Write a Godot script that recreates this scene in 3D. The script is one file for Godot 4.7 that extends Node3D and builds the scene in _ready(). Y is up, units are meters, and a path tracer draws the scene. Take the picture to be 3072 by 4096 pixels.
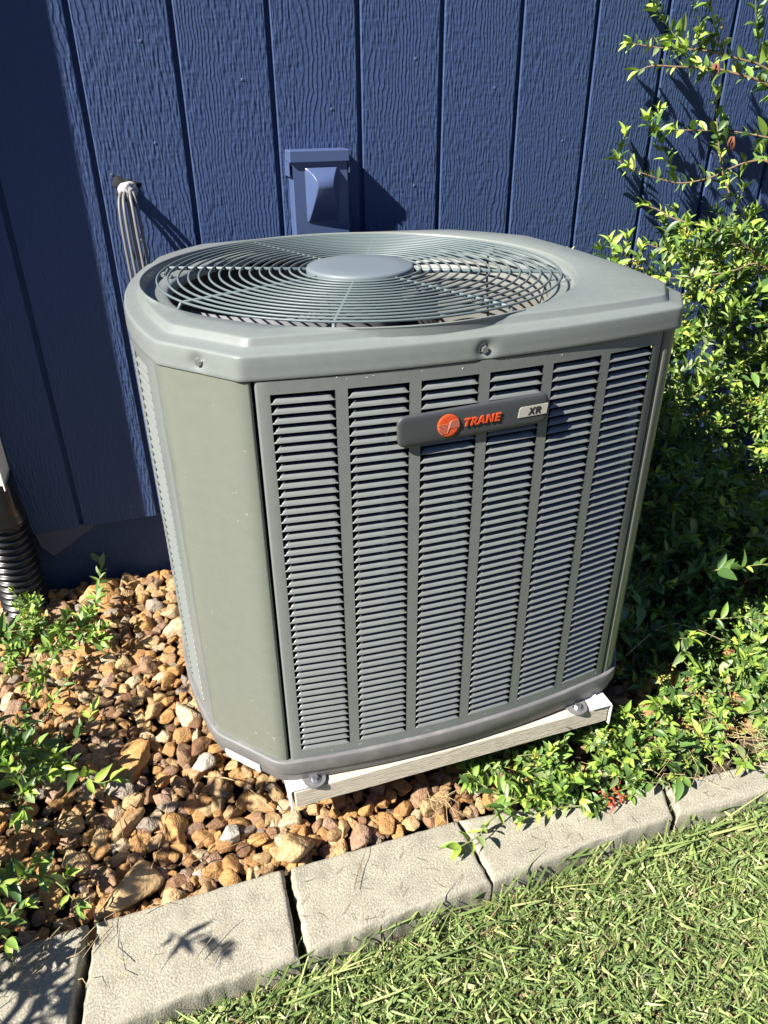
extends Node3D
# An outdoor air conditioning unit on a wall bracket beside dark blue wood siding, with shrubs, gravel, kerb stones and cut grass.
# World: x along the wall, y up (the camera's height is 0), z out from the wall. Metres.

var rng := RandomNumberGenerator.new()
var used := {}
var unit_centre := Vector3(0.381, 0, 0.567)     # axis of the fan
var soft_table := PackedFloat32Array()          # the same with rounder corners, for the cabinet
var radius_table := PackedFloat32Array()        # outline of the unit round that axis, every half degree
var body := PackedVector2Array()                # outline of the cabinet (x, z), clockwise seen from above
var body_at := PackedFloat32Array()
const TOP := -0.279
const KERB_TOP := -1.238
const LAWN := -1.292

# ---------------------------------------------------------------- names and metas
func numbered(called: String) -> String:
	var n: int = used.get(called, 0)
	used[called] = n + 1
	return called if n == 0 else "%s_%03d" % [called, n]

func tag(o: Node3D, label := "", category := "", group := "", kind := "") -> Node3D:
	if label: o.set_meta("label", label)
	if category: o.set_meta("category", category)
	if group: o.set_meta("group", group)
	if kind: o.set_meta("kind", kind)
	return o

func thing(called: String, at: Vector3, label: String, category: String, group := "") -> Node3D:
	var o := Node3D.new()
	o.name = numbered(called)
	add_child(o)
	o.position = at
	tag(o, label, category, group)
	return o

func part(parent: Node3D, called: String, mesh: Mesh, m: Material) -> MeshInstance3D:
	var o := MeshInstance3D.new()
	o.name = called
	o.mesh = mesh
	o.material_override = m
	parent.add_child(o, true)
	if parent.get_parent() == self and not (parent is MeshInstance3D):
		o.position = -parent.position           # parts are modelled in world coordinates
	return o

func place(parent: Node3D, called: String, mesh: Mesh, m: Material, t: Transform3D) -> MeshInstance3D:
	var o := part(parent, called, mesh, m)
	o.transform = Transform3D(Basis(), o.position) * t
	return o

func single(called: String, mesh: Mesh, m: Material, label: String, category: String, group := "", kind := "") -> MeshInstance3D:
	var o := MeshInstance3D.new()
	o.name = numbered(called)
	o.mesh = mesh
	o.material_override = m
	add_child(o)
	tag(o, label, category, group, kind)
	return o

func scatter(parent: Node3D, called: String, mesh: Mesh, m: Material, where: Array, tints: Array, kind := "stuff") -> MultiMeshInstance3D:
	var mm := MultiMesh.new()
	mm.transform_format = MultiMesh.TRANSFORM_3D
	mm.use_colors = true
	mm.mesh = mesh
	mm.instance_count = where.size()
	for i in where.size():
		mm.set_instance_transform(i, where[i])
		mm.set_instance_color(i, tints[i])
	var o := MultiMeshInstance3D.new()
	o.name = called if parent != self else numbered(called)
	o.multimesh = mm
	o.material_override = m
	parent.add_child(o, true)
	if parent.get_parent() == self and not (parent is MeshInstance3D):
		o.position = -parent.position
	tag(o, "", "", "", kind)
	return o

# ---------------------------------------------------------------- shapes
func begin(flat := false) -> SurfaceTool:
	var s := SurfaceTool.new()
	s.begin(Mesh.PRIMITIVE_TRIANGLES)
	s.set_smooth_group(-1 if flat else 0)
	return s

func done(s: SurfaceTool) -> ArrayMesh:
	s.generate_normals()
	s.index()
	return s.commit()

func quad(s: SurfaceTool, a: Vector3, b: Vector3, c: Vector3, d: Vector3) -> void:   # counter-clockwise from outside
	s.add_vertex(a); s.add_vertex(c); s.add_vertex(b)
	s.add_vertex(a); s.add_vertex(d); s.add_vertex(c)

func tri_out(s: SurfaceTool, a: Vector3, b: Vector3, c: Vector3, o: Vector3) -> void:
	if (b - a).cross(c - a).dot((a + b + c) / 3.0 - o) > 0.0:
		s.add_vertex(a); s.add_vertex(c); s.add_vertex(b)
	else:
		s.add_vertex(a); s.add_vertex(b); s.add_vertex(c)

func quad_out(s: SurfaceTool, a: Vector3, b: Vector3, c: Vector3, d: Vector3, o: Vector3) -> void:
	tri_out(s, a, b, c, o)
	tri_out(s, a, c, d, o)

func box(s: SurfaceTool, c: Vector3, size: Vector3, bevel := 0.0015, turn := Basis()) -> void:
	var h := size / 2.0
	var e := Vector3(minf(bevel, h.x * 0.45), minf(bevel, h.y * 0.45), minf(bevel, h.z * 0.45))
	s.set_smooth_group(-1)
	var P := func(sx: float, sy: float, sz: float, axis: int) -> Vector3:
		var v := Vector3(sx * (h.x - (0.0 if axis == 0 else e.x)), sy * (h.y - (0.0 if axis == 1 else e.y)), sz * (h.z - (0.0 if axis == 2 else e.z)))
		return c + turn * v
	for k in [-1.0, 1.0]:
		quad_out(s, P.call(k, -1, -1, 0), P.call(k, 1, -1, 0), P.call(k, 1, 1, 0), P.call(k, -1, 1, 0), c)
		quad_out(s, P.call(-1, k, -1, 1), P.call(1, k, -1, 1), P.call(1, k, 1, 1), P.call(-1, k, 1, 1), c)
		quad_out(s, P.call(-1, -1, k, 2), P.call(1, -1, k, 2), P.call(1, 1, k, 2), P.call(-1, 1, k, 2), c)
		for l in [-1.0, 1.0]:
			quad_out(s, P.call(k, l, -1, 0), P.call(k, l, 1, 0), P.call(k, l, 1, 1), P.call(k, l, -1, 1), c)
			quad_out(s, P.call(k, -1, l, 0), P.call(k, 1, l, 0), P.call(k, 1, l, 2), P.call(k, -1, l, 2), c)
			quad_out(s, P.call(-1, k, l, 1), P.call(1, k, l, 1), P.call(1, k, l, 2), P.call(-1, k, l, 2), c)
			for n in [-1.0, 1.0]:
				tri_out(s, P.call(k, l, n, 0), P.call(k, l, n, 1), P.call(k, l, n, 2), c)

func one_box(c: Vector3, size: Vector3, bevel := 0.0015, turn := Basis()) -> ArrayMesh:
	var s := begin()
	box(s, c, size, bevel, turn)
	return done(s)

func loft(s: SurfaceTool, rings: Array, closed := true, flip := false) -> void:
	for i in rings.size() - 1:
		var a: PackedVector3Array = rings[i]
		var b: PackedVector3Array = rings[i + 1]
		var n := a.size()
		for j in (n if closed else n - 1):
			var k := (j + 1) % n
			if flip:
				quad(s, a[j], b[j], b[k], a[k])
			else:
				quad(s, a[j], a[k], b[k], b[j])

func fan_cap(s: SurfaceTool, ring: PackedVector3Array, inside: Vector3) -> void:
	var m := Vector3()
	for p in ring: m += p
	m /= ring.size()
	for j in ring.size():
		tri_out(s, ring[j], ring[(j + 1) % ring.size()], m, inside)

func tube(s: SurfaceTool, pts: PackedVector3Array, r0: float, r1: float, sides := 6, capped := true) -> void:
	var rings := []
	var n := pts.size()
	var side := Vector3()
	for i in n:
		var t := (pts[mini(i + 1, n - 1)] - pts[maxi(i - 1, 0)]).normalized()
		if side == Vector3():
			side = t.cross(Vector3.UP if absf(t.y) < 0.9 else Vector3.RIGHT).normalized()
		else:
			side = (side - t * side.dot(t)).normalized()
		var up := t.cross(side)
		var r := lerpf(r0, r1, float(i) / maxf(n - 1, 1))
		var ring := PackedVector3Array()
		for j in sides:
			var a := TAU * j / sides
			ring.append(pts[i] + (side * cos(a) + up * sin(a)) * r)
		rings.append(ring)
	loft(s, rings, true, false)
	if capped:
		fan_cap(s, rings[0], pts[1])
		fan_cap(s, rings[n - 1], pts[n - 2])

func one_tube(pts: PackedVector3Array, r0: float, r1: float, sides := 6) -> ArrayMesh:
	var s := begin()
	tube(s, pts, r0, r1, sides)
	return done(s)

func lathe(s: SurfaceTool, profile: Array, c: Vector3, sides := 48) -> void:       # profile of Vector2(radius, height), from bottom to top
	var rings := []
	for p in profile:
		var ring := PackedVector3Array()
		for j in sides:
			var a := TAU * j / sides
			ring.append(c + Vector3(cos(a) * p.x, p.y, -sin(a) * p.x))
		rings.append(ring)
	loft(s, rings)

func hexagon(s: SurfaceTool, c: Vector3, axis: Vector3, r: float, high: float, washer := 0.0) -> void:
	var b := frame(axis)
	s.set_smooth_group(-1)
	if washer > 0.0:
		prism(s, c, b, washer, 0.0015, 18)
	prism(s, c + axis * (0.0015 if washer > 0.0 else 0.0), b, r, high, 6)

func prism(s: SurfaceTool, c: Vector3, b: Basis, r: float, high: float, n: int) -> void:
	var lo := PackedVector3Array()
	var mid := PackedVector3Array()
	var hi := PackedVector3Array()
	for j in n:
		var a := TAU * j / n + 0.4
		var d := b.x * cos(a) + b.y * sin(a)
		lo.append(c + d * r)
		mid.append(c + d * r + b.z * high * 0.8)
		hi.append(c + d * r * 0.86 + b.z * high)
	var o := c + b.z * high * 0.4
	for j in n:
		var k := (j + 1) % n
		quad_out(s, lo[j], lo[k], mid[k], mid[j], o)
		quad_out(s, mid[j], mid[k], hi[k], hi[j], o)
	fan_cap(s, hi, o)

func frame(axis: Vector3) -> Basis:
	var z := axis.normalized()
	var x := z.cross(Vector3.UP if absf(z.y) < 0.9 else Vector3.RIGHT).normalized()
	return Basis(x, z.cross(x), z)

func path(n: Array) -> PackedVector3Array:
	var p := PackedVector3Array()
	for i in n.size() / 3:
		p.append(Vector3(n[i * 3], n[i * 3 + 1], n[i * 3 + 2]))
	return p

func smooth_path(p: PackedVector3Array, times := 2) -> PackedVector3Array:
	for k in times:
		var q := PackedVector3Array([p[0]])
		for i in p.size() - 1:
			q.append(p[i].lerp(p[i + 1], 0.25))
			q.append(p[i].lerp(p[i + 1], 0.75))
		q.append(p[p.size() - 1])
		p = q
	return p

# ---------------------------------------------------------------- materials
func lin(r: float, g: float, b: float) -> Color:
	return Color(r, g, b).linear_to_srgb()

func mat(c: Color, rough := 0.6, metal := 0.0) -> StandardMaterial3D:              # c is a linear base colour
	var m := StandardMaterial3D.new()
	m.albedo_color = c.linear_to_srgb()
	m.roughness = rough
	m.metallic = metal
	return m

func noise(frequency: float, octaves := 4, kind := FastNoiseLite.TYPE_SIMPLEX_SMOOTH, number := 1) -> FastNoiseLite:
	var n := FastNoiseLite.new()
	n.seed = number
	n.noise_type = kind
	n.frequency = frequency
	n.fractal_octaves = octaves
	return n

func noise_map(n: FastNoiseLite, side: int, ramp: Array = []) -> NoiseTexture2D:     # ramp: [offset, colour, ...]
	var t := NoiseTexture2D.new()
	t.width = side
	t.height = side
	t.seamless = true
	t.noise = n
	if ramp.size():
		var g := Gradient.new()
		var at := PackedFloat32Array()
		var cols := PackedColorArray()
		for i in ramp.size() / 2:
			at.append(ramp[i * 2])
			cols.append(ramp[i * 2 + 1])
		g.offsets = at
		g.colors = cols
		t.color_ramp = g
	return t

func grey(v: float) -> Color:
	return Color(v, v, v)

func rough_map(m: StandardMaterial3D, colour: Texture2D, relief: Texture2D, depth_cm: float, scale: Vector3, world := true) -> void:
	m.uv1_triplanar = true
	m.uv1_world_triplanar = world
	m.uv1_scale = scale
	if colour: m.albedo_texture = colour
	if relief:
		m.heightmap_enabled = true
		m.heightmap_texture = relief
		m.heightmap_scale = depth_cm

func field(w: int, h: int, across: float, up: float, n: FastNoiseLite, full: Vector2i) -> PackedFloat32Array:
	var im := Image.create_empty(w, h, false, Image.FORMAT_RF)
	for y in h:
		for x in w:
			im.set_pixel(x, y, Color(n.get_noise_2d(x * across, y * up), 0, 0))
	im.resize(full.x, full.y, Image.INTERPOLATE_CUBIC)
	return im.get_data().to_float32_array()

const WOOD_W := 1536
const WOOD_H := 960
const BOARD := 0.2015
const GROOVE0 := -0.0515

func wood_relief() -> ImageTexture:                                                # pressed cedar grain, 2.45 m by 1.53 m
	var full := Vector2i(WOOD_W, WOOD_H)
	var warp := field(192, 16, 4.0, 9.0, noise(0.02, 3, FastNoiseLite.TYPE_SIMPLEX_SMOOTH, 11), full)
	var wob := field(384, 120, 4.0, 8.0, noise(0.035, 2, FastNoiseLite.TYPE_SIMPLEX_SMOOTH, 12), full)
	var mask := field(128, 20, 8.0, 12.0, noise(0.016, 2, FastNoiseLite.TYPE_SIMPLEX_SMOOTH, 13), full)
	var streak := field(WOOD_W, 96, 1.0, 1.6, noise(0.25, 2, FastNoiseLite.TYPE_SIMPLEX_SMOOTH, 14), full)
	var chat := field(256, 480, 1.6, 2.0, noise(0.11, 2, FastNoiseLite.TYPE_SIMPLEX_SMOOTH, 15), full)
	var crumb := field(768, 320, 2.0, 2.2, noise(0.17, 3, FastNoiseLite.TYPE_SIMPLEX_SMOOTH, 16), full)
	var out := PackedFloat32Array()
	out.resize(WOOD_W * WOOD_H)
	var px := 2.45 / WOOD_W
	for x in WOOD_W:
		var board := floori((x * px - 0.8 - GROOVE0) / BOARD)
		var inside := (x * px - 0.8 - GROOVE0) / BOARD - board
		var push := fposmod(sin(board * 12.9898) * 43758.5, 1.0)
		var start := inside * (18.0 + 11.0 * push) + push * 7.0
		var keep := 0.05 * sin(board * 2.3)
		for y in WOOD_H:
			var i := y * WOOD_W + x
			var u := start + warp[i] * 2.4 + wob[i] * 0.42
			var t := u - floorf(u)
			var saw := t * t * 1.1 if t < 0.87 else (1.0 - t) * 6.4
			var k := clampf((mask[i] + keep - 0.06) * 4.0, 0.0, 1.0)
			out[i] = 0.5 + (saw * 0.60 - 0.2) * k + (streak[i] * 0.42 + chat[i] * 0.11) * (1.2 - k) + crumb[i] * 0.17
	return ImageTexture.create_from_image(Image.create_from_data(WOOD_W, WOOD_H, false, Image.FORMAT_RF, out.to_byte_array()))

# ---------------------------------------------------------------- the unit's outline
func bow(a: Vector2, b: Vector2, bulge: float, n: int, out: PackedVector2Array) -> void:
	var side := Vector2(b.y - a.y, a.x - b.x).normalized()
	if side.dot((a + b) / 2.0 - Vector2(unit_centre.x, unit_centre.z)) < 0.0:
		side = -side
	for i in n:
		var t := float(i) / n
		out.append(a.lerp(b, t) + side * bulge * 4.0 * t * (1.0 - t))

func make_outline() -> void:
	var raw := PackedVector2Array()
	var FL := [Vector2(0.005, 0.836), Vector2(0.104, 0.947)]
	var FR := [Vector2(0.803, 0.925), Vector2(0.857, 0.850)]
	var BR := [Vector2(0.852, 0.340), Vector2(0.720, 0.195)]
	var BL := [Vector2(0.120, 0.180), Vector2(0.018, 0.300)]
	bow(FL[1], FR[0], 0.030, 30, raw); bow(FR[0], FR[1], 0.0, 8, raw)
	bow(FR[1], BR[0], 0.020, 24, raw); bow(BR[0], BR[1], 0.006, 8, raw)
	bow(BR[1], BL[0], 0.042, 30, raw); bow(BL[0], BL[1], 0.006, 8, raw)
	bow(BL[1], FL[0], 0.042, 24, raw); bow(FL[0], FL[1], 0.0, 8, raw)
	var c := Vector2(unit_centre.x, unit_centre.z)
	var hard := PackedFloat32Array()
	for i in 720:
		var d := Vector2.from_angle(deg_to_rad(i * 0.5))
		var best := 0.5
		for j in raw.size():
			var hit = Geometry2D.segment_intersects_segment(c, c + d * 2.0, raw[j], raw[(j + 1) % raw.size()])
			if hit != null:
				best = c.distance_to(hit)
		hard.append(best)
	for i in 720:
		var sum := 0.0
		for k in range(-1, 2):
			sum += hard[posmod(i + k, 720)]
		radius_table.append(sum / 3.0)
	for i in 720:
		var sum := 0.0
		for k in range(-4, 5):
			sum += hard[posmod(i + k, 720)]
		soft_table.append(sum / 9.0)
	var run := 0.0
	for i in 721:                                        # clockwise from above as seen from outside: x grows along the front
		var deg := 200.0 - i * 0.5
		var p := rim(deg, -0.0012, false)
		body.append(p)
		if i: run += p.distance_to(body[i - 1])
		body_at.append(run)

func radius(deg: float, lid := true) -> float:
	var f := fposmod(deg, 360.0) * 2.0
	var i := int(f)
	var table := radius_table if lid else soft_table
	return lerpf(table[i % 720], table[(i + 1) % 720], f - i)

func rim(deg: float, grow: float, lid := true) -> Vector2:
	var d := Vector2.from_angle(deg_to_rad(deg))
	return Vector2(unit_centre.x, unit_centre.z) + d * (radius(deg, lid) + grow - (0.0 if lid else tuck(deg)))

func tuck(deg: float) -> float:                            # the lid overhangs the cabinet more on the right
	return 0.013 * pow(maxf(0.0, cos(deg_to_rad(deg))), 4.0)

func run_of(p: Vector2) -> float:
	var best := 0
	for i in body.size():
		if body[i].distance_to(p) < body[best].distance_to(p): best = i
	return body_at[best]

func body_point(s: float) -> Array:                       # [point, outward normal] as Vector3 at y = 0
	var whole := body_at[body_at.size() - 1]
	s = fposmod(s, whole)
	var i := clampi(body_at.bsearch(s), 1, 720)
	var t := (s - body_at[i - 1]) / maxf(body_at[i] - body_at[i - 1], 1e-6)
	var p := body[i - 1].lerp(body[i], t)
	var d := (body[(i + 2) % 721] - body[maxi(i - 3, 0)]).normalized()
	return [Vector3(p.x, 0, p.y), Vector3(-d.y, 0, d.x)]

func panel_mesh(s0: float, s1: float, y0: float, y1: float, holes: Array, ya: float, yb: float, flange := 0.014) -> ArrayMesh:
	var stops := [s0, s0 + 0.0015, s0 + 0.004]
	var open := [false, false]
	for h in holes:
		for p in [[h[0], false], [h[1], true]]:
			var last: float = stops[-1]
			var n := maxi(1, ceili((p[0] - last) / 0.02))
			for k in range(1, n + 1):
				stops.append(lerpf(last, p[0], float(k) / n))
				open.append(p[1])
	var tail: float = stops[-1]
	var m := maxi(1, ceili((s1 - 0.004 - tail) / 0.02))
	for k in range(1, m + 1):
		stops.append(lerpf(tail, s1 - 0.004, float(k) / m))
		open.append(false)
	stops.append_array([s1 - 0.0015, s1])
	open.append_array([false, false])
	var rows := [y0, ya, yb, y1] if holes.size() else [y0, y1]
	var n := stops.size()
	var front := []
	var back := []
	for i in n:
		var pn: Array = body_point(stops[i])
		var dip := 0.0
		if i == 0 or i == n - 1: dip = 0.0035
		elif i == 1 or i == n - 2: dip = 0.0010
		front.append(pn[0] - pn[1] * dip)
		back.append(pn[0] - pn[1] * (dip + 0.0014))
	var s := begin()
	for i in n - 1:
		for r in rows.size() - 1:
			if holes.size() and r == 1 and open[i]:
				continue
			var lo := Vector3(0, rows[r], 0)
			var hi := Vector3(0, rows[r + 1], 0)
			s.set_smooth_group(0)
			quad(s, front[i] + lo, front[i + 1] + lo, front[i + 1] + hi, front[i] + hi)
			s.set_smooth_group(1)
			quad(s, back[i + 1] + lo, back[i] + lo, back[i] + hi, back[i + 1] + hi)
	s.set_smooth_group(-1)
	for e in [[0, 1.0], [n - 1, -1.0]]:                     # the folded edges
		var pn: Array = body_point(stops[e[0]])
		var a: Vector3 = front[e[0]]
		var b: Vector3 = a - pn[1] * flange
		quad(s, a + Vector3(0, y0, 0), b + Vector3(0, y0, 0), b + Vector3(0, y1, 0), a + Vector3(0, y1, 0))
	var top_in := []
	for i in n - 1:
		var a: Vector3 = front[i] + Vector3(0, y1, 0)
		var b: Vector3 = front[i + 1] + Vector3(0, y1, 0)
		quad(s, a, b, back[i + 1] + Vector3(0, y1, 0), back[i] + Vector3(0, y1, 0))
		if holes.size() and open[i]:
			for y in [ya, yb]:
				quad(s, front[i] + Vector3(0, y, 0), front[i + 1] + Vector3(0, y, 0), back[i + 1] + Vector3(0, y, 0), back[i] + Vector3(0, y, 0))
	return done(s)

func slat_shape(s: SurfaceTool, t: Transform3D, w: float, high: float) -> void:      # a pressed louver: fixed along its lower edge, free and set back above
	var xs := [-w, -w + 0.003, -w + 0.006, -w + 0.010, 0.0, w - 0.010, w - 0.006, w - 0.003, w]
	var rows := [[], [], [], []]
	for x in xs:
		var k := smoothstep(0.0, 0.009, w - absf(x))
		rows[0].append(t * Vector3(x, 0.0, 0.0))
		rows[1].append(t * Vector3(x, high * 0.10, -0.0004 * k))
		rows[2].append(t * Vector3(x, high * (0.04 + 0.58 * k), -0.0046 * k))
		rows[3].append(t * Vector3(x, high * (0.04 + 0.58 * k) - 0.0006, -0.0058 * k))
	for r in 3:
		for i in xs.size() - 1:
			quad(s, rows[r][i], rows[r][i + 1], rows[r + 1][i + 1], rows[r + 1][i])

# ---------------------------------------------------------------- plants
func leaf_mesh(fold: float, curl: float) -> ArrayMesh:                              # along +x, one unit long
	var s := begin()
	var n := 6
	var mid := []
	var l := []
	var r := []
	for i in n + 1:
		var t := float(i) / n
		var w := 0.185 * pow(sin(PI * pow(t, 0.8)), 0.85) if i > 0 and i < n else 0.012
		var y := curl * (t * (1.0 - t) * 1.2 - t * t * 0.35)
		mid.append(Vector3(t, y - fold * w * 0.6, 0))
		l.append(Vector3(t, y + fold * w * 0.6, -w))
		r.append(Vector3(t, y + fold * w * 0.6, w))
	for i in n:
		quad(s, mid[i], mid[i + 1], l[i + 1], l[i])
		quad(s, r[i], r[i + 1], mid[i + 1], mid[i])
	return done(s)

var leaf_shapes: Array[ArrayMesh] = []
var leaf_mats: Array[StandardMaterial3D] = []
var leaf_tints: Array[Color] = []
var leaf_any: StandardMaterial3D
var bark: StandardMaterial3D
var twig_green: StandardMaterial3D
var berry_mesh: ArrayMesh
var berry_mat: StandardMaterial3D

func make_leaves() -> void:
	leaf_shapes = [leaf_mesh(0.55, 0.25), leaf_mesh(0.35, 0.5), leaf_mesh(0.7, -0.1), leaf_mesh(0.45, 0.1)]
	# deep green, mid green, fresh green, pale underside, young yellow green
	leaf_tints = [Color(0.058, 0.118, 0.034), Color(0.108, 0.195, 0.048), Color(0.180, 0.290, 0.055), Color(0.225, 0.290, 0.130), Color(0.310, 0.430, 0.072)]
	for c in leaf_tints:
		var m := mat(c, 0.42)
		m.backlight_enabled = true
		m.backlight = Color(0.36, 0.46, 0.12)
		leaf_mats.append(m)
	leaf_any = mat(Color(1, 1, 1), 0.42)
	leaf_any.vertex_color_use_as_albedo = true
	leaf_any.backlight_enabled = true
	leaf_any.backlight = Color(0.36, 0.46, 0.12)
	bark = mat(Color(0.20, 0.13, 0.075), 0.85)
	twig_green = mat(Color(0.20, 0.22, 0.07), 0.7)
	var s := begin()
	lathe(s, [Vector2(0.05, -0.5), Vector2(0.4, -0.32), Vector2(0.5, 0.0), Vector2(0.4, 0.34), Vector2(0.16, 0.46), Vector2(0.08, 0.40)], Vector3(), 8)
	berry_mesh = done(s)
	berry_mat = mat(Color(1, 1, 1), 0.4)
	berry_mat.vertex_color_use_as_albedo = true

class Leaves:
	var at: Array[Transform3D] = []
	var tint: Array[int] = []
	var shape: Array[int] = []
	var size: Array[float] = []
	var berries: Array[Transform3D] = []

func put_leaf(L: Leaves, p: Vector3, dir: Vector3, size: float, tint: int) -> void:
	dir = dir.normalized()
	size *= 1.42
	var up := (Vector3(0, 1, 0) + Vector3(rng.randf_range(-1, 1), rng.randf_range(-0.3, 0.3), rng.randf_range(-0.6, 1)) * 0.75)
	up = (up - dir * up.dot(dir)).normalized()
	var b := Basis(dir, up, dir.cross(up)).scaled_local(Vector3(size, size, size * rng.randf_range(0.85, 1.15)))
	L.at.append(Transform3D(b, p))
	L.tint.append(tint)
	L.shape.append(rng.randi() % leaf_shapes.size())
	L.size.append(size)

func leafy(L: Leaves, pts: PackedVector3Array, gap: float, size: float, young: float, side_twigs: float, twigs: SurfaceTool, berries := 0.0) -> void:
	var turn := rng.randf() * TAU
	var carry := gap * rng.randf()
	var total := 0.0
	for i in pts.size() - 1: total += pts[i].distance_to(pts[i + 1])
	var run := 0.0
	for i in pts.size() - 1:
		var a := pts[i]
		var b := pts[i + 1]
		var length := a.distance_to(b)
		if length < 1e-5: continue
		var t := (b - a) / length
		var f := frame(t)
		while carry < length:
			var p := a + t * carry
			var share := (run + carry) / total
			turn += 2.4 + rng.randf_range(-0.5, 0.5)
			var out := f.x * cos(turn) + f.y * sin(turn)
			var tint: int = 4 if rng.randf() < young * share * share else [0, 0, 1, 1, 1, 2, 2, 3][rng.randi() % 8]
			var here := size * rng.randf_range(0.42, 1.22) * (1.0 - 0.35 * share)
			put_leaf(L, p, t * rng.randf_range(0.3, 0.9) + out + Vector3(0, 0.25, 0), here, tint)
			if rng.randf() < 0.5:
				put_leaf(L, p, t * rng.randf_range(0.1, 0.7) - out + Vector3(0, 0.3, 0), here * 0.75, mini(tint + 1, 4) if rng.randf() < young else tint)
			if side_twigs > 0.0 and rng.randf() < side_twigs:
				var d := (t * 0.6 + out * 0.8 + Vector3(0, 0.45, 0)).normalized()
				var q := PackedVector3Array([p])
				var long := rng.randf_range(0.025, 0.075)
				for k in 3:
					d = (d + Vector3(rng.randf_range(-0.25, 0.25), rng.randf_range(-0.05, 0.3), rng.randf_range(-0.25, 0.25))).normalized()
					q.append(q[-1] + d * long / 3.0)
				tube(twigs, q, 0.0010, 0.0005, 4, false)
				leafy(L, q, gap * 0.8, size * 0.85, young * 1.2, 0.0, twigs)
			if rng.randf() < berries:
				var hub := p + out * 0.012 + Vector3(0, 0.006, 0)
				for k in rng.randi_range(7, 16):
					var o := Vector3(rng.randf_range(-1, 1), rng.randf_range(-0.6, 0.8), rng.randf_range(-1, 1)) * 0.014
					var w := rng.randf_range(0.0035, 0.0058)
					L.berries.append(Transform3D(frame(o + Vector3(0, 0.02, 0)).scaled_local(Vector3(w, w, w)) * Basis(Vector3.RIGHT, PI / 2), hub + o))
			carry += gap * rng.randf_range(0.7, 1.35)
		carry -= length
		run += length
	var tip := pts[pts.size() - 1]
	var along := (tip - pts[pts.size() - 2]).normalized()
	for k in 4:
		var a := TAU * k / 4.0 + turn
		var f := frame(along)
		put_leaf(L, tip, along * 1.1 + (f.x * cos(a) + f.y * sin(a)) * 0.7, size * rng.randf_range(0.4, 0.75), 4 if rng.randf() < young + 0.3 else 2)

func finish_shrub(o: Node3D, L: Leaves, twigs: SurfaceTool, most := 300) -> void:
	part(o, "twigs", done(twigs), twig_green).set_meta("kind", "stuff")
	var order := range(L.at.size())
	order.sort_custom(func(a, b): return L.size[a] / maxf(0.3, L.at[a].origin.distance_to(Vector3(0, 0, 1.885))) > L.size[b] / maxf(0.3, L.at[b].origin.distance_to(Vector3(0, 0, 1.885))))
	for k in mini(most, order.size()):
		var i: int = order[k]
		place(o, "leaf", leaf_shapes[L.shape[i]], leaf_mats[L.tint[i]], L.at[i])
	if order.size() > most:
		var where := []
		var tints := []
		for k in range(most, order.size()):
			where.append(L.at[order[k]])
			var c := leaf_tints[L.tint[order[k]]]
			var v := rng.randf_range(0.8, 1.2)
			tints.append(Color(c.r * v, c.g * v, c.b * v))
		scatter(o, "foliage", leaf_shapes[0], leaf_any, where, tints)
	if L.berries.size():
		var tints := []
		for t in L.berries:
			tints.append(Color(0.42, 0.36, 0.06).lerp(Color(0.50, 0.33, 0.04), rng.randf()).lerp(Color(0.30, 0.36, 0.07), rng.randf() * 0.6))
		scatter(o, "berries", berry_mesh, berry_mat, L.berries, tints)

func shoot(L: Leaves, twigs: SurfaceTool, at: Vector3, dir: Vector3, long: float, droop: float, gap: float, size: float, young: float, side: float, berries: float, r := 0.0016) -> void:
	var p := PackedVector3Array([at])
	var d := dir.normalized()
	for k in 6:
		d = (d + Vector3(rng.randf_range(-0.22, 0.22), rng.randf_range(-0.15, 0.15) - droop, rng.randf_range(-0.22, 0.22))).normalized()
		p.append(p[-1] + d * long / 6.0)
	tube(twigs, p, r, 0.0006, 5, false)
	leafy(L, p, gap, size, young, side, twigs, berries)

# ---------------------------------------------------------------- stones
func stone_mesh(number: int) -> ArrayMesh:                                           # a broken, slightly worn pebble about one unit across
	var r := RandomNumberGenerator.new()
	r.seed = number * 77 + 5
	var planes := []
	for k in 11:
		var n := Vector3(r.randfn(), r.randfn(), r.randfn()).normalized()
		planes.append([n, r.randf_range(0.27, 0.50)])
	var bump := noise(1.6, 3, FastNoiseLite.TYPE_SIMPLEX_SMOOTH, number + 40)
	var sharp := r.randf_range(26.0, 70.0)
	var sphere := SphereMesh.new()
	sphere.radial_segments = 28
	sphere.rings = 17
	sphere.radius = 1.0
	sphere.height = 2.0
	var arrays := sphere.get_mesh_arrays()
	var v: PackedVector3Array = arrays[Mesh.ARRAY_VERTEX]
	var idx: PackedInt32Array = arrays[Mesh.ARRAY_INDEX]
	for i in v.size():
		var d := v[i].normalized()
		var sum := 0.0
		for p in planes:
			var k: float = d.dot(p[0])
			if k > 0.05:
				sum += pow(k / p[1], sharp)
		var rad := pow(sum + pow(1.0 / 0.62, sharp), -1.0 / sharp)
		v[i] = d * rad * (1.0 + 0.07 * bump.get_noise_3dv(d * 1.2))
	var s := begin()
	for i in idx:
		s.add_vertex(v[i])
	return done(s)

func gravel_level(x: float, z: float) -> float:
	var y := -1.205 - 0.045 * z
	if z > 0.93: y -= (z - 0.93) * 0.25 * (1.0 - smoothstep(0.5, 0.7, x))
	return y

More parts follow.
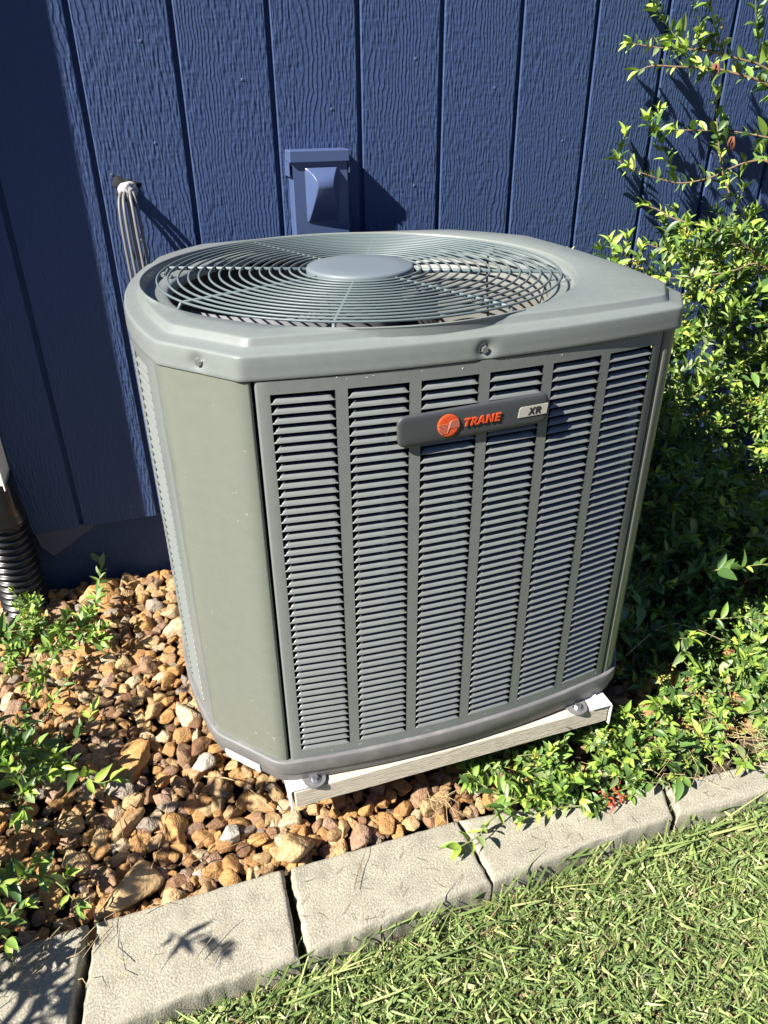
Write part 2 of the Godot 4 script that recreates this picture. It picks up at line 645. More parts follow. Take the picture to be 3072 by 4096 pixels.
# ---------------------------------------------------------------- everything
func _ready() -> void:
	rng.seed = 20240917
	# camera
	var cam := Camera3D.new()
	cam.name = "camera"
	var pitch := deg_to_rad(29.75)
	var yaw := deg_to_rad(17.75)
	var roll := deg_to_rad(-0.5)
	var fw := Vector3(sin(yaw) * cos(pitch), -sin(pitch), -cos(yaw) * cos(pitch))
	var rt := Vector3(cos(yaw), 0, sin(yaw))
	var up := rt.cross(fw)
	var rt2 := rt * cos(roll) + up * sin(roll)
	var up2 := up * cos(roll) - rt * sin(roll)
	cam.transform = Transform3D(Basis(rt2, up2, -fw), Vector3(0, 0, 1.885))
	cam.fov = 69.32
	cam.near = 0.02
	cam.far = 300.0
	add_child(cam)
	cam.current = true
	# sky, sun and exposure
	var env := Environment.new()
	env.background_mode = Environment.BG_SKY
	var sky := Sky.new()
	var psm := ProceduralSkyMaterial.new()
	psm.sky_top_color = Color(0.29, 0.45, 0.78)
	psm.sky_horizon_color = Color(0.42, 0.55, 0.78)
	psm.ground_horizon_color = Color(0.45, 0.47, 0.42)
	psm.ground_bottom_color = Color(0.20, 0.22, 0.14)
	psm.sky_curve = 0.2
	psm.sky_energy_multiplier = 0.50
	sky.sky_material = psm
	env.sky = sky
	env.tonemap_mode = Environment.TONE_MAPPER_LINEAR
	env.tonemap_exposure = 2.5
	env.sdfgi_enabled = true
	env.ssao_enabled = true
	env.ssil_enabled = true
	var we := WorldEnvironment.new()
	we.name = "environment"
	we.environment = env
	add_child(we)
	var sun := DirectionalLight3D.new()
	sun.name = "sun"
	sun.light_energy = 1.6
	sun.light_color = Color(1.0, 0.975, 0.935)
	sun.light_angular_distance = 0.5
	sun.shadow_enabled = true
	sun.look_at_from_position(Vector3(), Vector3(1.09, -1.0, -0.35))
	add_child(sun)

	make_outline()
	make_leaves()
	setting()
	house_wall()
	wall_fittings()
	kerb()
	unit()
	stand()
	gravel()
	lawn()
	shrubs()
	litter()

func sheet(x0: float, x1: float, z0: float, z1: float, step: float, high: Callable) -> ArrayMesh:
	var s := begin()
	var nx := ceili((x1 - x0) / step)
	var nz := ceili((z1 - z0) / step)
	for i in nx:
		for j in nz:
			var a := x0 + (x1 - x0) * i / nx
			var b := x0 + (x1 - x0) * (i + 1) / nx
			var c := z0 + (z1 - z0) * j / nz
			var d := z0 + (z1 - z0) * (j + 1) / nz
			quad(s, Vector3(a, high.call(a, d), d), Vector3(b, high.call(b, d), d), Vector3(b, high.call(b, c), c), Vector3(a, high.call(a, c), c))
	return done(s)

func setting() -> void:
	var soil := mat(Color(1, 1, 1), 0.95)
	rough_map(soil, noise_map(noise(0.02, 5), 512, [0.0, lin(0.030, 0.022, 0.014), 0.5, lin(0.055, 0.040, 0.024), 1.0, lin(0.095, 0.070, 0.042)]), noise_map(noise(0.05, 4), 512), 0.8, Vector3(3, 3, 3))
	var turf := mat(Color(1, 1, 1), 0.95)
	rough_map(turf, noise_map(noise(0.03, 5, FastNoiseLite.TYPE_SIMPLEX_SMOOTH, 5), 512, [0.0, lin(0.03, 0.028, 0.014), 0.55, lin(0.06, 0.058, 0.026), 1.0, lin(0.12, 0.10, 0.05)]), null, 0.0, Vector3(4, 4, 4))
	single("ground", sheet(-60, 60, -60, 60, 20.0, func(_x, _z): return LAWN - 0.012), turf, "", "", "", "structure")
	var bump := noise(7.0, 3)
	single("gravel_bed", sheet(-1.3, 2.4, -0.02, 1.12, 0.05, func(x, z): return gravel_level(x, z) - 0.016 + 0.008 * bump.get_noise_2d(x, z)), soil, "", "", "", "structure")

func house_wall() -> void:
	var o := thing("house_wall", Vector3(0.4, -1.35, -0.08), "dark blue house wall of grooved wood grain siding boards above a smooth blue foundation", "wall")
	var blue := mat(Color(0.046, 0.075, 0.170), 0.48)
	blue.metallic_specular = 0.32
	blue.heightmap_enabled = true
	blue.heightmap_texture = wood_relief()
	blue.heightmap_scale = 0.24
	var plain_blue := mat(Color(0.034, 0.060, 0.140), 0.55)
	plain_blue.metallic_specular = 0.3
	rough_map(plain_blue, null, noise_map(noise(0.03, 4, FastNoiseLite.TYPE_SIMPLEX_SMOOTH, 9), 512), 0.12, Vector3(3, 3, 3))
	var blue_nail := mat(Color(0.085, 0.115, 0.20), 0.5)
	part(o, "backing_board", one_box(Vector3(0.7, 0.79, -0.060), Vector3(3.8, 3.62, 0.10), 0.002), plain_blue)
	part(o, "foundation", one_box(Vector3(0.7, -1.222, -0.066), Vector3(3.8, 0.404, 0.10), 0.002), plain_blue)
	for k in range(-4, 13):
		var x0 := GROOVE0 + BOARD * k + 0.0058
		var x1 := GROOVE0 + BOARD * (k + 1) - 0.0058
		var s := begin()
		var y0 := -1.020
		var y1 := 2.6
		var b := 0.0022
		var prof := [[x0 - 0.0010, -0.0105], [x0, -0.0022], [x0 + b, 0.0], [x1 - b, 0.0], [x1, -0.0022], [x1 + 0.0010, -0.0105]]
		for i in 5:
			s.set_smooth_group(-1)
			var a: Array = prof[i]
			var c: Array = prof[i + 1]
			var pts := [Vector3(a[0], y0, a[1]), Vector3(c[0], y0, c[1]), Vector3(c[0], y1, c[1]), Vector3(a[0], y1, a[1])]
			for j in [0, 2, 1, 0, 3, 2]:
				var v: Vector3 = pts[j]
				s.set_uv(Vector2((v.x + 0.8) / 2.45, (0.45 - v.y) / 1.53))
				s.add_vertex(v)
		for i in 4:
			s.set_uv(Vector2(0, 0))
		tri_out(s, Vector3(x0, y0, -0.0105), Vector3(x1, y0, -0.0105), Vector3(x1 - b, y0, 0.0), Vector3(0, 2, -0.1))
		tri_out(s, Vector3(x0, y0, -0.0105), Vector3(x1 - b, y0, 0.0), Vector3(x0 + b, y0, 0.0), Vector3(0, 2, -0.1))
		part(o, "siding_board", done(s), blue)
	for e in [[0.082, -0.10], [0.082, 0.09], [0.286, 0.02], [0.485, -0.04], [0.69, 0.06], [0.69, -0.21], [0.895, 0.0], [1.095, -0.12], [-0.02, -0.16], [-0.02, -0.55], [-0.12, -0.98], [0.10, -0.985], [0.02, -0.30]]:
		var nail := begin()
		prism(nail, Vector3(e[0], e[1], -0.0002), Basis(), 0.0034, 0.0011, 10)
		part(o, "nail_head", done(nail), blue_nail)
	# a torn flap of building paper hanging below the boards
	var s := begin(true)
	var f := path([-0.372, -1.014, -0.004, -0.253, -1.014, -0.004, -0.202, -1.014, -0.004, -0.337, -1.092, 0.006, -0.364, -1.060, 0.003])
	for k in [1, 2, 3]:
		quad_out(s, f[0], f[k], f[k + 1], f[0], Vector3(-0.3, -1.03, -0.2))
		quad_out(s, f[0] - Vector3(0, 0, 0.0015), f[k] - Vector3(0, 0, 0.0015), f[k + 1] - Vector3(0, 0, 0.0015), f[0] - Vector3(0, 0, 0.0015), Vector3(-0.3, -1.03, 0.2))
	part(o, "paper_flap", done(s), mat(Color(0.075, 0.085, 0.13), 0.8))
	# where the cables leave the wall: a ragged cut-out filled with grey sealant
	s = begin()
	var ring := PackedVector3Array()
	var ring2 := PackedVector3Array()
	for j in 26:
		var a := TAU * j / 26
		var r := 0.026 * (1.0 + 0.22 * sin(3.0 * a + 1.0) + 0.12 * sin(7.0 * a))
		ring.append(Vector3(0.004 + cos(a) * r * 1.05, -0.187 + sin(a) * r * 0.85, 0.0006))
		ring2.append(Vector3(0.004 + cos(a) * r * 1.12, -0.187 + sin(a) * r * 0.92, -0.004))
	loft(s, [ring2, ring])
	fan_cap(s, ring, Vector3(0, -0.187, -0.1))
	part(o, "cable_hole", done(s), mat(Color(0.012, 0.012, 0.016), 0.9))
	s = begin()
	var lump := noise(60.0, 3)
	var rings := []
	for i in 8:
		var t := float(i) / 7.0
		var q := PackedVector3Array()
		for j in 20:
			var a := TAU * j / 20
			var r := 0.0215 * sqrt(maxf(0.001, 1.0 - t * t))
			var p := Vector3(0.008 + cos(a) * r * 1.0, -0.193 + sin(a) * r * 0.85 - 0.004 * t, 0.0005 + 0.016 * t)
			q.append(p + Vector3(1, 1, 1) * 0.0045 * lump.get_noise_3dv(p))
		rings.append(q)
	loft(s, rings)
	part(o, "sealant", done(s), mat(Color(0.36, 0.36, 0.38), 0.9))

func wall_fittings() -> void:
	var blue := mat(Color(0.066, 0.098, 0.205), 0.36)
	# the intake hood on its box
	var o := thing("vent_hood", Vector3(0.4435, -0.28, 0.0), "blue painted wall vent box with a scooped hood, behind the unit's lid", "vent")
	part(o, "mounting_box", one_box(Vector3(0.4410, -0.300, 0.022), Vector3(0.134, 0.330, 0.046), 0.0025), blue)
	var s := begin()
	box(s, Vector3(0.4395, -0.1330, 0.0255), Vector3(0.142, 0.026, 0.053), 0.002)
	box(s, Vector3(0.3682, -0.1600, 0.0240), Vector3(0.0025, 0.030, 0.046), 0.0008)
	box(s, Vector3(0.5108, -0.1580, 0.0240), Vector3(0.0025, 0.026, 0.046), 0.0008)
	part(o, "cap_flashing", done(s), blue)
	s = begin()
	var rings := []
	for i in 25:
		var t := i / 24.0
		var y := -0.1560 - 0.118 * t
		var d := 0.0
		if t < 0.30: d = 0.036 * sin(t / 0.30 * PI / 2.0)
		else: d = 0.036 * (1.0 - pow((t - 0.30) / 0.70, 1.15)) + 0.002
		var w := 0.0400
		var cut := 0.003 + 0.50 * d
		var q := PackedVector3Array()
		for a in [[-w, 0.0], [-w + cut * 0.93, d * 0.92], [-w + cut, d * 0.985], [-w + cut + 0.002, d], [0.0, d * 1.005], [w - cut - 0.002, d], [w - cut, d * 0.985], [w - cut * 0.93, d * 0.92], [w, 0.0]]:
			q.append(Vector3(0.4440 + a[0], y, 0.0452 + a[1]))
		rings.append(q)
	loft(s, rings, false, true)
	part(o, "hood", done(s), blue)
	# cables
	o = thing("cable_bundle", Vector3(0.01, -0.55, 0.05), "bundle of five grey cables drooping from the hole in the blue wall", "cables")
	var wire := mat(Color(0.16, 0.16, 0.158), 0.5)
	var starts := [[-0.016, 0.014], [-0.007, 0.021], [0.002, 0.013], [0.009, 0.022], [0.018, 0.014]]
	for k in 5:
		var dx: float = starts[k][0]
		var dz: float = starts[k][1]
		var p := path([0.008 + dx * 0.6, -0.193, 0.004, 0.003 + dx * 0.9, -0.200, dz + 0.008, 0.002 + dx * 1.15, -0.225, dz + 0.024, 0.002 + dx * 1.2, -0.275, dz + 0.034, 0.004 + dx * 1.25, -0.34, dz + 0.040, 0.010 + dx * 1.3, -0.55, dz + 0.05, 0.05 + dx, -0.80, 0.18])
		part(o, "cable", one_tube(smooth_path(p, 3), 0.0036, 0.0036, 8), wire)
	# downspout and its drain pipe
	o = thing("downspout", Vector3(-0.424, -0.83, 0.05), "white ribbed rectangular downspout at the left edge of the blue wall", "downspout")
	var white := mat(Color(0.74, 0.74, 0.72), 0.35)
	s = begin()
	var sec := PackedVector2Array()
	var x0 := -0.462
	var x1 := -0.386
	var z0 := 0.003
	var z1 := 0.098
	for e in [[Vector2(x0, z1), Vector2(x1, z1), Vector2(0, 1)], [Vector2(x1, z1), Vector2(x1, z0), Vector2(1, 0)], [Vector2(x1, z0), Vector2(x0, z0), Vector2(0, -1)], [Vector2(x0, z0), Vector2(x0, z1), Vector2(-1, 0)]]:
		for i in 24:
			var t := i / 24.0
			var rib := -0.0024 * pow(sin(t * PI * 4.0), 2.0)
			if t < 0.05: rib = -0.003 * (1.0 - t / 0.05)
			var p: Vector2 = e[0]
			sec.append(p.lerp(e[1], t) + e[2] * rib)
	rings = []
	for y in [-0.838, 0.2, 1.3, 2.5]:
		var q := PackedVector3Array()
		for p in sec: q.append(Vector3(p.x, y, p.y))
		rings.append(q)
	loft(s, rings)
	part(o, "spout", done(s), white)
	for y in [1.9, 0.55]:
		part(o, "strap", one_box(Vector3(-0.424, y, 0.050), Vector3(0.088, 0.03, 0.106), 0.001), white)
	o = thing("drain_pipe", Vector3(-0.43, -1.25, 0.06), "black corrugated drain pipe with adapter below the white downspout", "pipe")
	var black := mat(Color(0.012, 0.012, 0.014), 0.28)
	s = begin()
	rings = []
	for i in 13:
		var t := i / 12.0
		var q := PackedVector3Array()
		for j in 40:
			var a := TAU * j / 40
			var c := Vector2(cos(a), -sin(a))
			var sq := 0.047 / maxf(absf(c.x), absf(c.y))
			var rr := lerpf(minf(sq, 0.060), 0.056, smoothstep(0.35, 0.8, t))
			if t > 0.86: rr = 0.0585
			q.append(Vector3(-0.426 + c.x * rr, -0.824 - 0.115 * t, 0.050 + c.y * rr))
		rings.append(q)
	loft(s, rings, true, true)
	part(o, "adapter", done(s), black)
	s = begin()
	rings = []
	for i in 121:
		var t := i / 120.0
		var c := Vector3(-0.426 + 0.0 * t, -0.938 - 0.33 * t, 0.050 + 0.012 * t * t)
		var rr := 0.0545 + 0.0055 * sin(t * TAU * 17.0)
		var q := PackedVector3Array()
		for j in 36:
			var a := TAU * j / 36
			q.append(c + Vector3(cos(a), 0.12 * sin(a) * t, -sin(a)) * rr)
		rings.append(q)
	loft(s, rings, true, true)
	part(o, "corrugated_tube", done(s), black)

func kerb_stone(corner: Array, number: int, m: Material, label: String) -> void:      # corners back left, back right, front right, front left as (x, z)
	var c := [Vector2(corner[0], corner[1]), Vector2(corner[2], corner[3]), Vector2(corner[4], corner[5]), Vector2(corner[6], corner[7])]
	var n1 := noise(22.0, 4, FastNoiseLite.TYPE_SIMPLEX_SMOOTH, number)
	var n2 := noise(6.0, 2, FastNoiseLite.TYPE_SIMPLEX_SMOOTH, number + 9)
	var nu := 56
	var nv := 28
	var grid := []
	var mid := Vector2()
	for p in c: mid += p / 4.0
	for j in nv + 1:
		var row := PackedVector3Array()
		for i in nu + 1:
			var u := float(i) / nu
			var v := float(j) / nv
			u = 0.5 + 0.5 * signf(u - 0.5) * (1.0 - pow(1.0 - absf(u - 0.5) * 2.0, 1.7))
			v = 0.5 + 0.5 * signf(v - 0.5) * (1.0 - pow(1.0 - absf(v - 0.5) * 2.0, 1.5))
			var p: Vector2 = c[0].lerp(c[1], u).lerp(c[3].lerp(c[2], u), v)
			var wide: float = c[0].distance_to(c[1])
			var deep: float = c[0].distance_to(c[3])
			var edge := minf(minf(u, 1.0 - u) * wide, minf(v, 1.0 - v) * deep)
			var chew := 0.0045 + 0.0055 * n1.get_noise_2d(p.x * 1.4, p.y * 1.4)
			var drop := 0.0
			if edge < 0.012: drop = 0.010 * pow(1.0 - edge / 0.012, 2.2)
			var y := KERB_TOP - drop + 0.0014 * n1.get_noise_2d(p.x + 9, p.y) + 0.0016 * n2.get_noise_2d(p.x, p.y)
			if edge < 0.010:
				p = p.move_toward(mid, chew * (1.0 - edge / 0.010))
			row.append(Vector3(p.x, y, p.y))
		grid.append(row)
	var s := begin()
	for j in nv:
		for i in nu:
			quad(s, grid[j + 1][i], grid[j + 1][i + 1], grid[j][i + 1], grid[j][i])
	var loop := PackedVector3Array()
	for i in nu + 1: loop.append(grid[nv][i])
	for j in range(nv - 1, -1, -1): loop.append(grid[j][nu])
	for i in range(nu - 1, -1, -1): loop.append(grid[0][i])
	for j in range(1, nv): loop.append(grid[j][0])
	var rings := []
	for k in 6:
		var q := PackedVector3Array()
		for p in loop:
			var out := Vector3(p.x - mid.x, 0, p.z - mid.y).normalized()
			var y := p.y - 0.022 * k
			q.append(Vector3(p.x, y, p.z) + out * 0.002 * n1.get_noise_3d(p.x * 1.5, y * 1.5, p.z * 1.5) * (1.0 if k else 0.0))
		rings.append(q)
	loft(s, rings, true, true)
	single("kerb_stone", done(s), m, label, "kerb stone", "kerb stones edging the gravel bed")

func kerb() -> void:
	var m := mat(Color(1, 1, 1), 0.92)
	rough_map(m, noise_map(noise(0.045, 5, FastNoiseLite.TYPE_SIMPLEX_SMOOTH, 21), 1024, [0.0, lin(0.17, 0.155, 0.118), 0.26, lin(0.275, 0.257, 0.200), 0.50, lin(0.345, 0.323, 0.252), 0.68, lin(0.37, 0.348, 0.275), 0.80, lin(0.47, 0.45, 0.38), 1.0, lin(0.58, 0.56, 0.49)]), noise_map(noise(0.050, 6, FastNoiseLite.TYPE_SIMPLEX_SMOOTH, 22), 1024), 0.10, Vector3(4.1, 4.1, 4.1))
	m.detail_enabled = true
	m.detail_blend_mode = BaseMaterial3D.BLEND_MODE_MUL
	m.detail_uv_layer = BaseMaterial3D.DETAIL_UV_1
	m.detail_albedo = noise_map(noise(0.008, 3, FastNoiseLite.TYPE_SIMPLEX_SMOOTH, 23), 512, [0.0, grey(0.87), 0.40, grey(0.95), 1.0, grey(1.0)])
	kerb_stone([-0.66, 1.02, -0.256, 1.004, -0.283, 1.198, -0.70, 1.22], 31, m, "shaded grey kerb stone with dry straw on it, at the far left")
	kerb_stone([-0.250, 1.006, 0.083, 1.008, 0.077, 1.180, -0.276, 1.196], 32, m, "pale kerb stone with leaf shadows on its left half, near the big rock")
	kerb_stone([0.087, 1.010, 0.4275, 1.012, 0.4345, 1.158, 0.082, 1.178], 33, m, "clean sunlit kerb stone below the beam's left end")
	kerb_stone([0.4235, 1.012, 0.857, 1.067, 0.830, 1.143, 0.4305, 1.157], 34, m, "kerb stone with the creeping green sprig lying across it")
	kerb_stone([0.856, 1.070, 1.227, 1.084, 1.235, 1.168, 0.836, 1.142], 35, m, "kerb stone half covered by dry stems at the right edge")
	kerb_stone([1.233, 1.084, 1.62, 1.09, 1.63, 1.20, 1.243, 1.168], 36, m, "kerb stone beyond the dry stems, outermost on the right")

func ring_at(grow: float, y: float, n := 240, least := 0.0, lid := false) -> PackedVector3Array:
	var q := PackedVector3Array()
	for j in n:
		var deg := -360.0 * j / n
		var r := maxf(radius(deg, lid) + grow - (0.0 if lid else tuck(deg)), least)
		var d := Vector2.from_angle(deg_to_rad(deg)) * r
		q.append(Vector3(unit_centre.x + d.x, y, unit_centre.z + d.y))
	return q

func lettering(text: String, high: float, slant: float, bold: float, deep: float) -> ArrayMesh:
	var f := SystemFont.new()
	f.font_names = PackedStringArray(["Droid Sans"])
	f.font_weight = 700
	var v := FontVariation.new()
	v.base_font = f
	v.variation_embolden = bold
	var t := TextMesh.new()
	t.text = text
	t.font = v
	t.font_size = 64
	t.pixel_size = high / 46.0
	t.depth = deep
	t.curve_step = 2.0
	var arrays := t.get_mesh_arrays()
	var p: PackedVector3Array = arrays[Mesh.ARRAY_VERTEX]
	for i in p.size():
		p[i].x = p[i].x * 1.12 + p[i].y * slant
	arrays[Mesh.ARRAY_VERTEX] = p
	arrays[Mesh.ARRAY_TEX_UV] = null
	arrays[Mesh.ARRAY_TANGENT] = null
	var m := ArrayMesh.new()
	m.add_surface_from_arrays(Mesh.PRIMITIVE_TRIANGLES, arrays)
	return m

func unit() -> void:
	var o := thing("air_conditioner", Vector3(0.41, -1.094, 0.55), "grey green outdoor air conditioning unit with louvered sides and round fan grille on top", "air conditioner")
	var dust := noise_map(noise(0.035, 6, FastNoiseLite.TYPE_SIMPLEX_SMOOTH, 51), 512, [0.0, grey(0.955), 0.5, grey(0.98), 1.0, grey(1.0)])
	var scuff := noise_map(noise(0.10, 3, FastNoiseLite.TYPE_SIMPLEX_SMOOTH, 52), 512, [0.0, grey(0.26), 0.5, grey(0.29), 1.0, grey(0.33)])
	var paint := mat(Color(0.180, 0.200, 0.193), 1.0)
	rough_map(paint, dust, null, 0.0, Vector3(2.2, 2.2, 2.2))
	paint.roughness_texture = scuff
	var corner_paint := mat(Color(0.172, 0.188, 0.158), 1.0)
	rough_map(corner_paint, dust, null, 0.0, Vector3(2.2, 2.2, 2.2))
	corner_paint.roughness_texture = scuff
	var lid_paint := mat(Color(0.195, 0.220, 0.212), 1.0)
	rough_map(lid_paint, dust, null, 0.0, Vector3(2.2, 2.2, 2.2))
	lid_paint.roughness_texture = scuff
	var steel := mat(Color(0.55, 0.56, 0.57), 0.32, 0.9)
	var dark := mat(Color(0.018, 0.021, 0.026), 0.7)

	# lid
	var s := begin()
	var n := 480
	var rings := []
	var steps := [[-0.006, -0.3320], [0.0, -0.3320], [0.0006, -0.3310], [0.0005, -0.3270], [0.0003, -0.3230], [0.0, -0.3190], [0.0, -0.3150], [-0.0003, -0.3110], [-0.0006, -0.3070], [-0.0010, -0.3035], [-0.0013, -0.3010], [-0.0022, -0.2994], [-0.0038, -0.2981], [-0.0058, -0.2974], [-0.0085, -0.2969], [-0.0180, -0.2950], [-0.0240, -0.2938], [-0.0256, -0.2930], [-0.0266, -0.2918], [-0.0302, -0.2846], [-0.0312, -0.2830], [-0.0328, -0.2820], [-0.0350, -0.2815], [-0.0420, -0.2808], [-0.060, -0.2792]]
	var dents := [Vector3(0.447, -0.3185, 0.968), Vector3(0.056, -0.3175, 0.893), Vector3(0.865, -0.318, 0.6), Vector3(-0.03, -0.318, 0.56)]
	for e in steps:
		var q := ring_at(e[0], e[1], n, 0.3810 - e[0] * 0.05, true)
		if e[0] > -0.004 and e[1] < -0.2995:
			for j in n:
				for d in dents:
					var gap2 := q[j].distance_squared_to(d)
					if gap2 < 0.0012:
						var inward := Vector3(unit_centre.x - q[j].x, 0, unit_centre.z - q[j].z).normalized()
						q[j] += inward * 0.0075 * exp(-gap2 / 0.00012)
		rings.append(q)
	for e in [[0.3815, -0.2786], [0.3802, -0.2794], [0.3792, -0.2815], [0.3786, -0.2850], [0.3776, -0.2940], [0.3755, -0.2972], [0.3700, -0.2985], [0.3500, -0.2995], [0.3430, -0.3002], [0.3395, -0.3016], [0.3370, -0.3045], [0.3362, -0.3165]]:
		rings.append(ring_at(-9.0, e[1], n, e[0], true))
	loft(s, rings)
	var lid := part(o, "lid", done(s), lid_paint)
	for d in [[0.447, -0.3185], [0.056, -0.3175]]:
		var out := Vector3(d[0] - unit_centre.x, 0, (0.968 if d[0] > 0.2 else 0.893) - unit_centre.z)
		var p := rim(rad_to_deg(atan2(out.z, out.x)), -0.0078)
		var axis := Vector3(0.03, 0, 1).normalized() if d[0] > 0.2 else Vector3(-0.74, 0, 0.67).normalized()
		s = begin()
		hexagon(s, Vector3(p.x, d[1], p.y), axis, 0.0058, 0.0055, 0.0092)
		part(lid, "screw", done(s), steel)

	# fan grille
	var wire := mat(Color(0.115, 0.150, 0.158), 0.45)
	var gr := Node3D.new()
	gr.name = "fan_grille"
	o.add_child(gr)
	gr.position = -o.position
	for k in 15:
		var t := TorusMesh.new()
		var r := 0.1085 + 0.01750 * k
		t.inner_radius = r - 0.0020
		t.outer_radius = r + 0.0020
		t.rings = 96
		t.ring_segments = 7
		var w := MeshInstance3D.new()
		w.name = "grille_ring"
		w.mesh = t
		w.material_override = wire
		w.position = unit_centre + Vector3(0, -0.2790, 0)
		gr.add_child(w, true)
	for k in 8:
		var a := deg_to_rad(22.3 + 45.0 * k)
		var d := Vector3(cos(a), 0, sin(a))
		var c := unit_centre + Vector3(0, -0.2820, 0)
		var sp := MeshInstance3D.new()
		sp.name = "spoke"
		sp.mesh = one_tube(PackedVector3Array([c + d * 0.07, c + d * 0.2, c + d * 0.353, c + d * 0.360 + Vector3(0, -0.0115, 0)]), 0.0036, 0.0032, 8)
		sp.material_override = wire
		gr.add_child(sp, true)
		s = begin()
		var turned := Basis(Vector3.UP, -a)
		box(s, unit_centre + d * 0.3600 + Vector3(0, -0.2975, 0), Vector3(0.024, 0.0028, 0.015), 0.001, turned)
		hexagon(s, unit_centre + d * 0.3650 + Vector3(0, -0.2962, 0), Vector3.UP, 0.0058, 0.0055, 0.0082)
		var clip := MeshInstance3D.new()
		clip.name = "clip_screw"
		clip.mesh = done(s)
		clip.material_override = steel if k % 2 else mat(Color(0.42, 0.46, 0.45), 0.35, 0.7)
		gr.add_child(clip, true)
	s = begin()
	lathe(s, [Vector2(0.089, -0.2920), Vector2(0.0955, -0.2890), Vector2(0.0970, -0.2830), Vector2(0.0968, -0.2770), Vector2(0.0952, -0.2742), Vector2(0.0920, -0.2728), Vector2(0.06, -0.2720), Vector2(0.03, -0.2718), Vector2(0.0005, -0.2716)], unit_centre, 72)
	var capm := MeshInstance3D.new()
	capm.name = "hub_cap"
	capm.mesh = done(s)
	capm.material_override = mat(Color(0.135, 0.165, 0.188), 0.5)
	gr.add_child(capm, true)

	# what shows between the wires
	s = begin()
	lathe(s, [Vector2(0.02, -0.46), Vector2(0.072, -0.455), Vector2(0.076, -0.44), Vector2(0.076, -0.31), Vector2(0.07, -0.296), Vector2(0.02, -0.294)], unit_centre, 40)
	part(o, "fan_motor", done(s), mat(Color(0.09, 0.095, 0.10), 0.5))
	for k in 3:
		s = begin()
		var blade := []
		for i in 9:
			var t := i / 8.0
			var r := 0.07 + 0.245 * t
			var q := PackedVector3Array()
			for j in 7:
				var u := j / 6.0
				var a := TAU * k / 3.0 + 0.9 * u * (0.75 + 0.35 * t) + 0.35 * t
				q.append(unit_centre + Vector3(cos(a) * r, -0.435 + 0.085 * u - 0.02 * sin(u * PI) * t, sin(a) * r))
			blade.append(q)
		loft(s, blade, false)
		part(o, "fan_blade", done(s), mat(Color(0.16, 0.17, 0.175), 0.5))
	s = begin()
	loft(s, [ring_at(-0.064, -1.06, 160), ring_at(-0.064, -0.335, 160)], true, true)
	part(o, "inner_wall", done(s), mat(Color(0.035, 0.038, 0.042), 0.7))
	s = begin()
	var arcs := []
	for e in [Vector2(0.3480, -0.475), Vector2(0.3400, -0.45), Vector2(0.3375, -0.36), Vector2(0.3372, -0.3170), Vector2(0.3345, -0.3170), Vector2(0.3345, -0.36), Vector2(0.3370, -0.45), Vector2(0.3450, -0.475)]:
		var q := PackedVector3Array()
		for k in 61:
			var a := deg_to_rad(-78.0 + 2.4 * k)
			q.append(unit_centre + Vector3(cos(a) * e.x, e.y, sin(a) * e.x))
		arcs.append(q)
	loft(s, arcs, false)
	part(o, "fan_shroud", done(s), mat(Color(0.17, 0.172, 0.158), 0.5))
	s = begin()
	loft(s, [ring_at(-0.034, -1.06, 160), ring_at(-0.034, -0.333, 160)])
	loft(s, [ring_at(-0.034, -0.333, 160), ring_at(-0.064, -0.333, 160)])
	var fins := mat(Color(0.028, 0.037, 0.050), 1.0)
	fins.metallic_specular = 0.05
	part(o, "coil", done(s), fins)
	s = begin()
	lathe(s, [Vector2(0.09, -1.08), Vector2(0.09, -0.72), Vector2(0.075, -0.68), Vector2(0.01, -0.66)], unit_centre + Vector3(0.13, 0, 0.08), 32)
	part(o, "compressor", done(s), dark)
	var zinc := mat(Color(0.55, 0.56, 0.55), 0.4)
	part(o, "control_bracket", one_box(Vector3(0.30, -0.335, 0.870), Vector3(0.05, 0.02, 0.012), 0.001), zinc)
	part(o, "control_bracket", one_box(Vector3(0.42, -0.345, 0.840), Vector3(0.07, 0.008, 0.03), 0.001), zinc)

	# cabinet: four corner posts and four louvered panels
	var seam := {}
	for e in [["FL0", -0.004, 0.822], ["FL1", 0.121, 0.945], ["FR0", 0.776, 0.926], ["FR1", 0.850, 0.835], ["BR0", 0.848, 0.36], ["BR1", 0.70, 0.19], ["BL0", 0.14, 0.175], ["BL1", 0.008, 0.32]]:
		seam[e[0]] = run_of(Vector2(e[1], e[2]))
	var whole := body_at[body_at.size() - 1]
	var y0 := -1.050
	var y1 := -0.3335
	var gap := 0.0024
	for e in [["FL0", "FL1"], ["FR0", "FR1"], ["BR0", "BR1"], ["BL0", "BL1"]]:
		var a: float = seam[e[0]]
		var b: float = seam[e[1]]
		if b < a: b += whole
		part(o, "corner_panel", panel_mesh(a + gap, b - gap, y0, y1, [], 0, 0), corner_paint)
	var pitch := 0.01421
	var ya := -1.0205
	var yb := ya + 47 * pitch
	var half := 0.0440
	for e in [["FL1", "FR0", true], ["FR1", "BR0", false], ["BR1", "BL0", false], ["BL1", "FL0", false]]:
		var a: float = seam[e[0]]
		var b: float = seam[e[1]]
		if b < a: b += whole
		var count := 6 if e[2] else floori((b - a - 0.03) / 0.1065)
		var step := (b - a - 0.044 - 0.088) / 5.0 if e[2] else 0.1065
		var first := (a + b) / 2.0 - step * (count - 1) / 2.0
		var holes := []
		for k in count:
			holes.append([first + step * k - half, first + step * k + half])
		var pn := part(o, "louvered_panel", panel_mesh(a + gap, b - gap, y0, y1, holes, ya, yb), paint)
		var local := begin()
		slat_shape(local, Transform3D(), half, pitch)
		var slat := done(local)
		var joined := begin()
